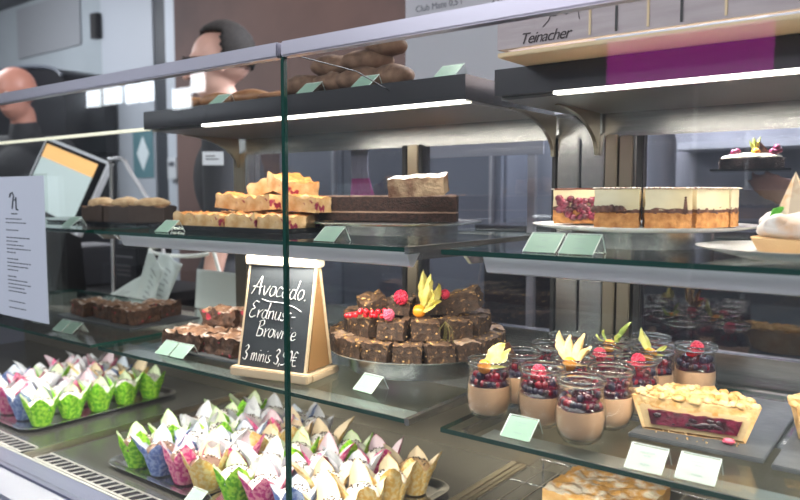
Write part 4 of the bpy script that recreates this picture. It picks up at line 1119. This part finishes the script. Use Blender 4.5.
# back bar (staff side worktop) behind the far unit
t = thing('staff_counter', 'black staff worktop behind the far unit carrying till and papers', 'counter', (0, 0, 0))
put('worktop', BX(-3.2, -2.52, 1.58, 2.05, .86, .90, .003), black, t)
put('cabinet', BX(-3.18, -2.54, 1.61, 2.03, 0, .8595), gloss_black, t)
def sheet(x0, x1, y, z0, z1, lb, rz, tilt, poly=None, lines=True, curl=.01):
    w_, h_ = x1-x0, z1-z0
    t = thing('receipt_paper', lb, 'paper', ((x0+x1)/2, y, z0), rz)
    bm = bmesh.new(); n = 12
    pl = poly or [(-.5, 0, -.5, 1), (.5, 0, .5, 1)]
    def f(u, v):
        (xa, za, xb, zb), (xc, zc, xd, zd) = pl
        bx_, bz_ = xa+(xc-xa)*u, za+(zc-za)*u; tx, tz_ = xb+(xd-xb)*u, zb+(zd-zb)*u
        return Vector(((bx_+(tx-bx_)*v)*w_, curl*math.sin(u*PI*1.3+v)+tilt*v*h_, (bz_+(tz_-bz_)*v)*h_))
    g = [[bm.verts.new(f(i/n, j/n)) for i in range(n+1)] for j in range(n+1)]
    for j in range(n):
        for i in range(n): bm.faces.new((g[j][i], g[j][i+1], g[j+1][i+1], g[j+1][i]))
    o = solidify(put('sheet', bm, mat('receipt_white', (.66, .70, .68), .7), t, True), .0004)
    if lines:
        bm = bmesh.new(); rn = random.Random(int(abs(x0)*100))
        for k in range(7):
            v = .25+.09*k; a = rn.uniform(.25, .4); b_ = rn.uniform(.5, .8)
            for q in range(6):
                u0 = a+(b_-a)*q/6; u1 = u0+(b_-a)/7
                p = [f(u0, v), f(u1, v), f(u1, v+.014), f(u0, v+.014)]
                quad(bm, [x_-Vector((0, .0009, 0)) for x_ in p])
        put('printed_lines', bm, ink, t)
    return t
PB = 1.33
sheet(-2.34, -2.06, PB, .906, 1.04, 'white receipt sheet sloping up, farthest from the blackboard', 0, .1, [(-.5, 0, -.5, .25), (.5, .05, .48, 1.0)])
sheet(-2.14, -1.88, PB+.02, .906, 1.165, 'curled white printed receipts standing upright behind the shelf', 0, .1, [(-.45, 0, -.15, .8), (.15, 0, .5, .7)], curl=.02)
sheet(-2.08, -1.92, PB-.03, .906, 1.125, 'thin narrow receipt slip leaning before the curled receipts', .1, .1, [(-.5, 0, -.1, 1), (.1, 0, .5, .75)], curl=.012)
sheet(-1.86, -1.58, PB+.05, .906, 1.07, 'wide blank grey paper with red mark standing behind the brownies', 0, .06, None, False, .006)
tag(put('red_stamp', BX(-1.66, -1.59, PB+.045, PB+.0455, .93, .945), mat('red_print', (.65, .18, .16), .6), None), 'small reddish printed strip on the wide grey paper', 'print')
# white cable loop
bm = bmesh.new(); pts = []
for k in range(25):
    a = k/24*2*PI*.92+.5; pts.append((-2.00+.155*math.cos(a), 1.43+.03*math.sin(a), 1.118+.014*math.sin(a)))
tube(bm, pts, .006, 8); tube(bm, [(-1.846, 1.45, 1.12), (-1.83, 1.46, 1.05), (-1.84, 1.46, .912)], .006, 8)
tag(put('white_cable', bm, mat('cable_white', (.75, .76, .70), .4), None, True), 'white looped cable hanging above the receipts', 'cable')
# tablet till: wedge stand with white frame
t = thing('till_tablet', 'slanted till screen in a white frame on a black stand', 'till', (-2.74, 1.385, .9055), R_(6))
M = Matrix.Translation((-.02, 0, .295)) @ Matrix.Rotation(R_(16), 4, 'Y') @ Matrix.Rotation(R_(-18), 4, 'X')
bm = bmesh.new(); box(bm, -.20, .20, -.010, .012, 0, .30, rot=M); put('tablet_frame', bm, mat('frame_white', (.78, .80, .84), .3), t)
bm = bmesh.new(); box(bm, -.188, .188, -.0125, -.0105, .012, .288, rot=M); put('tablet_bezel', bm, gloss_black, t)
bm = bmesh.new(); box(bm, -.175, .150, -.0145, -.013, .03, .22, 0, rot=M); box(bm, -.175, .150, -.0145, -.013, .22, .275, 1, rot=M); put('screen', bm, [mat('screen_green', (.42, .50, .50), .3, emit=.55), mat('screen_orange', (.75, .42, .16), .3, emit=.7)], t)
bm = bmesh.new(); prism(bm, [(-.08, -.05, 0), (-.08, .09, 0), (-.08, .06, .36), (-.08, .03, .36)], (.16, 0, 0)); put('stand', bm, black, t)
t = thing('bent_rail', 'bent silver tube frame beside the till screen', 'frame', (-2.29, 1.42, .9055))
bm = bmesh.new()
def arcp(a, b, n=6): return [Vector(a).lerp(Vector(b), k/n) for k in range(n+1)]
tube(bm, [(-.09, 0, .52), (-.02, 0, .522), (.01, 0, .51), (.03, 0, .485), (.12, 0, .40), (.19, 0, .335), (.22, 0, .25), (.22, 0, .0)], .007, 10); tube(bm, [(-.09, 0, .52), (-.11, .02, .50), (-.12, .02, 0)], .007, 10)
put('tube', bm, steel_soft, t, True)
# receipt printer and other till clutter
t = thing('receipt_printer', 'black square receipt printer on the staff worktop', 'printer', (-2.63, 1.70, .9005), .03)
bm = bmesh.new(); box(bm, -.09, .09, -.08, .09, 0, .20, 0, None, .01); put('body', bm, mat('printer_black', (.02, .02, .024), .35), t)
put('paper_slot', BX(-.06, .06, -.083, -.0805, .15, .156), mat('slot_grey', (.2, .2, .22), .5), t)
bm = bmesh.new()
for k in range(3):
    for q in range(6): box(bm, -.05+q*.016, -.038+q*.016, -.0815, -.0803, .075+k*.018, .084+k*.018)
put('printed_mark', bm, mat('mark_grey', (.14, .14, .15), .5), t)
for k, (x, y, w_, h_, col, nm, lb) in enumerate([(-3.05, 1.70, .16, .17, (.03, .03, .035), 'cash_drawer', 'dark cash drawer beside the till screen'),
]):
    t = thing(nm, lb, nm.replace('_', ' '), (x, y, .9005))
    put('body', BX(-w_/2, w_/2, -.07, .09, 0, h_, .008), mat('clutter_%d' % k, col, .4), t)
    put('lid', BX(-w_/2+.006, w_/2-.006, -.064, .084, h_+.0005, h_+.014, .004), mat('clutter_lid_%d' % (k % 2), ((.35, .35, .37), (.12, .05, .10))[k % 2], .4), t)

# ------------------------------------------------------------------ kitchen behind the rear doors
t = thing('kitchen_worktop', 'dark kitchen worktop seen through the rear doors', 'counter', (0, 0, 0))
put('worktop', BX(-1.28, 1.2, 2.10, 2.7, 1.16, 1.20), mat('kitchen_top', (.05, .05, .055), .25), t)
put('cabinet', BX(-1.26, 1.18, 2.13, 2.69, 0, 1.1595), mat('kitchen_cabinet', (.022, .024, .03), .3), t)
for k, (x, w_, h_, col, lb) in enumerate([(-1.12, .10, .30, (.30, .33, .38), 'grey upright canister on the kitchen worktop by the service wall'), (-.94, .07, .40, (.46, .48, .54), 'tall pale cylinder seen through the rear door'), (-.74, .09, .30, (.34, .36, .40), 'mid grey canister behind the rear door near the post'), (-.30, .07, .18, (.62, .64, .68), 'small white jug on the kitchen worktop beneath the hood')]):
    t = thing('canister', lb, 'canister', (x, 2.35, 1.2005), 0, 'canisters on the kitchen worktop')
    bm = bmesh.new(); lathe(bm, [(0, 0), (w_/2, 0), (w_/2, h_*.9), (w_/2*.8, h_), (0, h_)], 24); put('body', bm, mat('can_%d' % k, col, .4), t, True)
    bm = bmesh.new(); lathe(bm, [(0, h_+.0005), (w_/2*.7, h_+.0005), (w_/2*.6, h_+.03), (0, h_+.03)], 20); put('lid', bm, steel_soft, t, True)
t = thing('extractor_hood', 'pale extractor hood blurred behind the upper rear door', 'hood', (-.35, 2.5, 1.55))
bm = bmesh.new(); prism(bm, [(-.45, -.25, 0), (-.45, .25, 0), (-.45, .25, .09), (-.45, -.10, .16), (-.45, -.25, .05)], (.9, 0, 0)); put('hood_body', bm, mat('hood_grey', (.55, .57, .62), .4), t)
put('duct', BX(-.12, .12, 0, .24, .12, 1.34), mat('hood_duct', (.42, .44, .48), .4), t)
tag(put('wall_shelf', BX(-1.0, .5, 3.30, 3.6, 1.50, 1.53), mat('shelf_white', (.60, .62, .66), .5)), 'long pale shelf on the kitchen wall behind the hood', 'shelf')
t = thing('storage_cabinet', 'tall blue-grey storage cabinet behind the middle rear doors', 'cabinet', (-1.96, 2.66, 0))
put('body', BX(-.64, .60, -.20, .20, 0, 1.70, .004), mat('cabinet_blue_grey', (.20, .22, .26), .4), t)
for k in range(3):
    dr = put('door', BX(-.63+k*.41, -.23+k*.41, -.222, -.2005, .08, 1.66, .003), mat('cabinet_door_%d' % (k % 2), ((.24, .265, .31), (.17, .185, .22))[k % 2], .35), t)
    put('handle', BX(-.27+k*.41, -.258+k*.41, -.245, -.2225, 1.10, 1.52), steel_soft, dr)
# dark arched hood at the far left, wall panels
t = thing('oven_hood', 'large black arched oven hood behind the bald person', 'hood', (-5.75, 2.55, 1.6))
bm = bmesh.new(); pts = []
for k in range(21):
    a = PI*k/20; pts.append((-.95*math.cos(a), 0, .50+.13*math.sin(a)))
prism(bm, [(-.95, 0, 0)]+pts+[(.95, 0, 0)], (0, .38, 0)); put('hood_shell', bm, mat('hood_black', (.01, .01, .013), .35), t)
bm = bmesh.new(); tube(bm, [(p[0]*.99, -.01, p[2]) for p in pts], .012, 8); put('edge_band', bm, mat('band_grey', (.07, .08, .10), .4), t)
tag(t, None)
t = thing('oven', 'tall black oven body standing beneath the arched hood', 'oven', (-5.75, 2.56, 0))
put('body', BX(-.93, .93, 0, .36, 0, 1.598, .01), mat('oven_black', (.015, .015, .018), .3), t)
for k, (x0, z0, w_, h_) in enumerate(((-.70, 1.15, .5, .22), (.0, 1.22, .42, .16), (-.1, .95, .5, .12))): put('oven_window', BX(x0, x0+w_, -.006, -.0005, z0, z0+h_), mat('oven_glass', (.50, .54, .60), .2), t)
tag(put('wall_panel', BX(-6.35, -5.35, 2.985, 2.998, 2.45, 2.86), mat('panel_grey', (.24, .255, .28), .6)), 'darker grey rectangular panel high on the kitchen wall', 'panel')
# teal poster with white diamond on the door
t = thing('door_poster', 'teal poster with a white diamond on the kitchen door', 'poster', (-4.50, 2.944, 1.42))
put('sheet', BX(-.12, .12, 0, .003, 0, .34), mat('teal_print', (.07, .16, .19), .6), t)
bm = bmesh.new(); prism(bm, [(0, -.002, .05), (.075, -.002, .17), (0, -.002, .29), (-.075, -.002, .17)], (0, .0015, 0)); put('diamond', bm, mat('diamond_white', (.55, .62, .66), .6), t)
t = thing('door_intercom', 'small pale intercom box on the light door jamb', 'intercom', (-4.13, 2.944, 1.40))
put('housing', BX(-.05, .05, -.03, .0, 0, .15, .005), mat('intercom_grey', (.5, .53, .57), .4), t)
put('speaker_slot', BX(-.03, .03, -.0325, -.0305, .09, .12), ink, t)
# menu poster above
t = thing('menu_poster', 'white drinks menu board standing behind the canopy beside the crate', 'poster', (-1.17, 1.62, 1.40), 0)
mp_ = put('board', BX(-.045, .375, 0, .006, 0, .62), mat('poster_white', (.50, .51, .56), .6), t)
tag(t, None)
for s, x, z, sz in (('Club Mate 0,5 l', .0, .395, .024), ('4,50 \u20ac', .235, .375, .024), ('Paulaner Spezi 0,5 l', .0, .350, .024), ('Limonade 0,33 l', .0, .45, .024)):
    if s[0] != 'L': text(s, sz, ink, mp_, (x-.01, -.0008, z), (PI/2, 0, 0), 0)
put('leg', BX(-.03, -.01, .007, .02, -1.4+.0, 0), steel_soft, t); put('leg', BX(.33, .35, .007, .02, -1.4, 0), steel_soft, t)
# cloth added in place of a figure showing in the door glass
t = thing('figure_standin', 'white and magenta towel added for a blurred figure behind the rear door', 'standin', (-1.13, 1.335, 1.295))
bm = bmesh.new(); n = 16
g = [[bm.verts.new((-.04+.075*i/n*(1-.25*math.sin(j/10*PI)), .006*math.sin(i*1.4+j*.3), .15*j/10)) for i in range(n+1)] for j in range(11)]
for j in range(10):
    for i in range(n): bm.faces.new((g[j][i], g[j][i+1], g[j+1][i+1], g[j+1][i])).material_index = 1 if j < 3 else 0
solidify(put('cloth', bm, [mat('standin_white', (.66, .68, .78), .8), mat('standin_magenta', (.72, .10, .42), .8)], t, True), .003)
put('hook', BX(-.004, .004, -.024, .004, .12, .128), steel_soft, t)
# magenta banner added on the customer side, only to be mirrored in the canopy
t = thing('magenta_glow_panel', 'unseen glowing magenta panel added on the customer side for its reflection', 'glow_panel', (-.95, -2.0, 1.55))
put('light_panel', BX(-.42, .32, -.005, .005, .26, .50), mat('panel_magenta', (.75, .03, .55), .7, emit=.9), t)
put('pole', BX(-.01, .01, -.02, -.006, -1.55, .5), steel_soft, t)
# small daylight windows of the street front (seen mirrored in the glass)
for k, (x, w_, z0, h_) in enumerate(((-9.35, .5, 2.33, .24), (-7.95, .32, 2.30, .27), (-7.55, .34, 2.30, .27), (-7.12, .22, 2.28, .22), (-6.84, .22, 2.28, .22), (-6.28, .28, 2.16, .2), (-5.98, .2, 2.3, .2))):
    o = tag(put('window_%d' % (k+1), BX(x, x+w_, -3.0, -2.98, z0, z0+h_), mat('daylit_window', (.88, .94, 1), .3, emit=9)), kind='structure')

# ================================================================== people
skin = mat('skin', (.66, .38, .30), .5, 0, (.74, .45, .36), 20, (.3, .7))
skin_f = mat('skin_ruddy', (.60, .28, .21), .45)
shirt = mat('black_shirt', (.022, .023, .028), .8)
hair_d = mat('dark_hair', (.008, .006, .006), .8, 0, (.022, .018, .016), 150, (.4, .6), bump=.6, bscale=300)
def capsule(bm, a, b, ra, rb, n=14):
    a, b = Vector(a), Vector(b); d = b-a
    ball(bm, a, ra, 2); ball(bm, b, rb, 2)
    tube(bm, [a, a.lerp(b, .5), b], 1, n, rs=[ra, (ra+rb)/2, rb])
def remesh(o, v=.008, it=3):
    m = o.modifiers.new('skin', 'REMESH'); m.mode = 'VOXEL'; m.voxel_size = v; m.use_smooth_shade = True
    s = o.modifiers.new('soft', 'SMOOTH'); s.iterations = it; s.factor = .5
    return o
def hand(bm, wr, dirv, up, s=1.0, curl=.6, thumb=1):
    """palm and five bent fingers from the wrist point"""
    wr = Vector(wr); d = Vector(dirv).normalized(); u = Vector(up).normalized(); sd = d.cross(u).normalized(); u = sd.cross(d).normalized()
    for k in range(4):
        off = (k-1.5)*.020*s
        capsule(bm, wr+sd*off*.5, wr+d*.085*s+sd*off, .015*s, .0125*s, 8)
        p = wr+d*.088*s+sd*off; L_ = (.040, .046, .043, .033)[k]*s; ang = curl*.4
        for q in range(3):
            nd_ = (d*math.cos(ang)-u*math.sin(ang)); p2 = p+nd_*L_*(1, .7, .55)[q]
            capsule(bm, p, p2, (.0092, .0085, .0078)[q]*s, (.0086, .0079, .007)[q]*s, 8); p = p2; ang += curl*.75
    p = wr+d*.025*s-sd*.028*s*thumb; p1 = p+(d*.6-sd*.55*thumb-u*.15).normalized()*.042*s; p2 = p1+(d*.9-sd*.12*thumb-u*.35).normalized()*.032*s; p3 = p2+(d-u*.4).normalized()*.024*s
    capsule(bm, p, p1, .014*s, .0115*s, 8); capsule(bm, p1, p2, .0112*s, .0098*s, 8); capsule(bm, p2, p3, .0098*s, .008*s, 8)
def person(x, y, rz, h, label, bald=False, glasses=False, tilt=0, armR=None, armL=None, sk=skin, build_tag=False, holdR=None, hs=1):
    """faces local -Y before the turn rz; joints in local metres"""
    t = thing('person', label, 'person', (x, y, 0), rz)
    k = h/1.78
    Z = lambda z: z*k
    hipz, shz, nk = Z(.92), Z(1.44), Z(1.50)
    sw = .20*k
    armR = armR or ((-.27, -.02, Z(1.14)), (-.27, -.20, Z(.95))); armL = armL or ((.27, -.02, Z(1.14)), (.25, -.20, Z(.95)))
    bm = bmesh.new()
    def torso(bm, e=0):
        ball(bm, (0, 0, hipz+.02), .165*k+e, 3, (1.02, .68, .75)); ball(bm, (0, 0, Z(1.10)), .150*k+e, 3, (1, .68, 1.15)); ball(bm, (0, .005, Z(1.30)), .178*k+e, 3, (1.04, .66, .95))
        capsule(bm, (-sw*.75, 0, shz-.015), (sw*.75, 0, shz-.015), .062*k+e, .062*k+e)
        capsule(bm, (0, .01, shz-.04), (0, 0, nk+.02), .075*k+e, .056*k+e)
    torso(bm)
    capsule(bm, (0, .0, nk), (0, -.01, nk+.09*k), .056*k, .054*k)
    hc = Vector((0, -.012, nk+.185*k))
    Rt = Matrix.Translation((0, 0, nk+.05*k)) @ Matrix.Rotation(R_(tilt), 4, 'X') @ Matrix.Scale(hs, 4) @ Matrix.Translation((0, 0, -(nk+.05*k)))
    hb = bmesh.new()
    ball(hb, hc+Vector((0, .012, .03*k)), .092*k, 3, (.86, 1.06, .98)); ball(hb, hc+Vector((0, -.022, -.045*k)), .068*k, 3, (.84, .95, 1.05))
    ball(hb, hc+Vector((0, -.055, -.088*k)), .024*k, 2, (1.2, .8, .8))
    capsule(hb, hc+Vector((0, -.088*k, .012*k)), hc+Vector((0, -.108*k, -.026*k)), .0085*k, .013*k, 8)
    ball(hb, hc+Vector((0, -.084*k, -.058*k)), .014*k, 2, (1.7, .7, .55)); ball(hb, hc+Vector((0, -.082*k, .030*k)), .016*k, 2, (3.0, .6, .5))
    for s in (-1, 1): ball(hb, hc+Vector((s*.080*k, .012, -.008*k)), .026*k, 2, (.32, .65, 1.15))
    bmesh.ops.transform(hb, matrix=Rt, verts=hb.verts[:]); me = bpy.data.meshes.new('t'); hb.to_mesh(me); hb.free(); bm.from_mesh(me); bpy.data.meshes.remove(me)
    for s, arm in ((-1, armR), (1, armL)):
        sh = (s*sw, 0, shz-.02); capsule(bm, sh, arm[0], .052*k, .040*k); capsule(bm, arm[0], arm[1], .040*k, .027*k)
        d_ = Vector(arm[1])-Vector(arm[0])
        if holdR and s == -1: hand(bm, arm[1], holdR[0], holdR[1], k, holdR[2], holdR[3])
        else: hand(bm, arm[1], d_, (0, -.3, 1), k, .5, s)
        kn = (s*.105, -.02, Z(.50)); an = (s*.11, .0, Z(.09)); capsule(bm, (s*.085, 0, hipz-.03), kn, .085*k, .055*k); capsule(bm, kn, an, .055*k, .036*k)
        capsule(bm, (s*.11, .03, .045), (s*.12, -.15, .035), .040, .032)
    remesh(put('body', bm, sk, t, True), .0085)
    bm = bmesh.new(); torso(bm, .012)
    for s, arm in ((-1, armR), (1, armL)):
        sh = Vector((s*sw, 0, shz-.02)); el = Vector(arm[0]); capsule(bm, sh, el.lerp(sh, .1), .066*k, .056*k)
        
    remesh(put('shirt', bm, shirt, t, True), .010)
    bm = bmesh.new()
    for s in (-1, 1): capsule(bm, (s*.085, 0, hipz-.0), (s*.105, -.02, Z(.50)), .105*k, .072*k); capsule(bm, (s*.105, -.02, Z(.50)), (s*.11, 0, Z(.12)), .072*k, .055*k)
    remesh(put('trousers', bm, mat('dark_trousers', (.03, .03, .04), .8), t, True), .012)
    bm = bmesh.new()
    for s in (-1, 1): capsule(bm, (s*.11, .04, .050), (s*.12, -.17, .045), .050, .042)
    for v in bm.verts: v.co.z = max(v.co.z, 0)
    remesh(put('shoes', bm, black, t, True), .01)
    if not bald:
        bm = bmesh.new()
        g = bmesh.ops.create_icosphere(bm, subdivisions=4, radius=1)
        c = hc+Vector((0, .022, .040*k))
        kill = []
        for v in bm.verts:
            p = Vector((v.co.x*.087*k, v.co.y*.102*k, v.co.z*.098*k)); 
            if p.y < -.01 and p.z < .050*k + (-p.y-.01)*.15: kill.append(v)
            elif p.z < -.055*k: kill.append(v)
            q = p*(1+.03*noise.noise(p*90)); q.z += .010*max(0, v.co.z); v.co = c+q
        bmesh.ops.delete(bm, geom=kill, context='VERTS'); bmesh.ops.transform(bm, matrix=Rt, verts=bm.verts[:])
        o = put('hair', bm, hair_d, t, True); solidify(o, .008)
    for s in (-1, 1):
        bm = bmesh.new(); ball(bm, hc+Vector((s*.031*k, -.080*k, .012*k)), .0105*k, 2, mi=0); ball(bm, hc+Vector((s*.031*k, -.0895*k, .012*k)), .0045*k, 1, mi=1)
        bmesh.ops.transform(bm, matrix=Rt, verts=bm.verts[:]); put('eye', bm, [mat('eye_white', (.8, .78, .75), .2), mat('iris', (.05, .03, .02), .2)], t, True)
    if glasses:
        bm = bmesh.new()
        for s in (-1, 1):
            cc_ = hc+Vector((s*.034*k, -.104*k, .012*k)); tube(bm, [cc_+Vector((.026*math.cos(a), 0, .019*math.sin(a))) for a in [2*PI*q/16 for q in range(16)]], .0034, 6, closed=True)
            tube(bm, [cc_+Vector((s*.026, 0, .008)), hc+Vector((s*.084*k, -.07*k, .018*k)), hc+Vector((s*.088*k, .02*k, .012*k))], .0034, 6)
        tube(bm, [hc+Vector((-.009, -.104*k, .014*k)), hc+Vector((.009, -.104*k, .014*k))], .002, 6)
        bmesh.ops.transform(bm, matrix=Rt, verts=bm.verts[:]); put('glasses', bm, black, t, True)
    if build_tag:
        bm = bmesh.new(); box(bm, -.035, .035, -.002, .0, 0, .045, 0); box(bm, -.024, .020, -.0026, -.0021, .018, .022, 1); box(bm, -.024, .008, -.0026, -.0021, .028, .032, 1)
        put('name_tag', bm, [mat('tag_white', (.75, .78, .82), .5), ink], t, loc=build_tag[0], rot=build_tag[1])
    return t
# man with glasses: faces picture left
person(-2.16, 1.77, R_(-45), 1.86, 'man with short dark hair and glasses in a black shirt, looking sideways', glasses=True, tilt=4, armR=((-.26, .0, 1.19), (-.27, -.05, .93)), armL=((.26, .0, 1.19), (.27, -.05, .93)), build_tag=((.285, -.02, 1.40), (0, 0, R_(84))), hs=1.10)
person(-3.66, 1.74, R_(20), 1.90, 'bald person in dark clothes bending over the till at the counter end', bald=True, tilt=16, sk=skin_f)
# person reaching in from the kitchen, holding a small cake on a black plate
person(.165, 1.79, R_(-28), 1.70, 'person in black reaching from the kitchen with a small cake', sk=skin,
       armL=((.26, .02, 1.1), (.27, -.03, .87)), armR=((-.25, -.20, 1.15), (-.10, -.43, 1.284)), holdR=((-.80, -.50, .17), (0, -.75, -.65), .25, 1))
# held plate with small berry cake
HX, HY, HZ = -.292, 1.445, 1.347
t = thing('black_plate', 'flat black plate held up by the hand behind the rear door', 'plate', (HX, HY, HZ-.004), R_(10))
bm = bmesh.new(); box(bm, -.068, .065, -.045, .045, 0, .004, 0, None, .0015); put('plate_body', bm, gloss_black, t)
t = thing('berry_cake', 'small dark cake with cream, berries and husk on the held plate', 'cake', (HX+.0, HY, HZ+.0003), R_(10)); t.scale = (.85, .85, .85)
put('chocolate_base', rough_block(.125, .06, .022, .002, 100, 91, .006, .002), [c1, c1], t, True)
bm = bmesh.new(); ball(bm, (0, 0, .024), .03, 3, (2.0, .95, .35), .003, 80); put('cream', bm, mat('pistachio_cream', (.72, .72, .55), .5), t, True)
bm = bmesh.new()
for k, (x, z) in enumerate(((-.035, .036), (-.028, .038), (.046, .036), (.052, .039), (.040, .037), (.048, .045))): ball(bm, (x, -.008, z), .007, 2, mi=0)
ball(bm, (.008, -.010, .036), .009, 2, mi=1); put('berry', bm, [mat('dark_berry', (.16, .01, .05), .3), orng], t, True)
bm = bmesh.new(); leaf(bm, (.006, 0, .036), (.003, 0, .068), .006, .002, Vector((1, 0, 0))); leaf(bm, (.006, 0, .036), (.016, 0, .070), .005, .002, Vector((1, 0, 0))); leaf(bm, (.006, 0, .036), (-.006, 0, .062), .004, .002, Vector((1, 0, 0))); solidify(put('husk', bm, husk_g, t, True))
bm = bmesh.new(); prism(bm, [(.016, 0, .034), (.034, 0, .036), (.014, 0, .060)], (0, .0015, 0)); put('chocolate_shard', bm, choc, t)
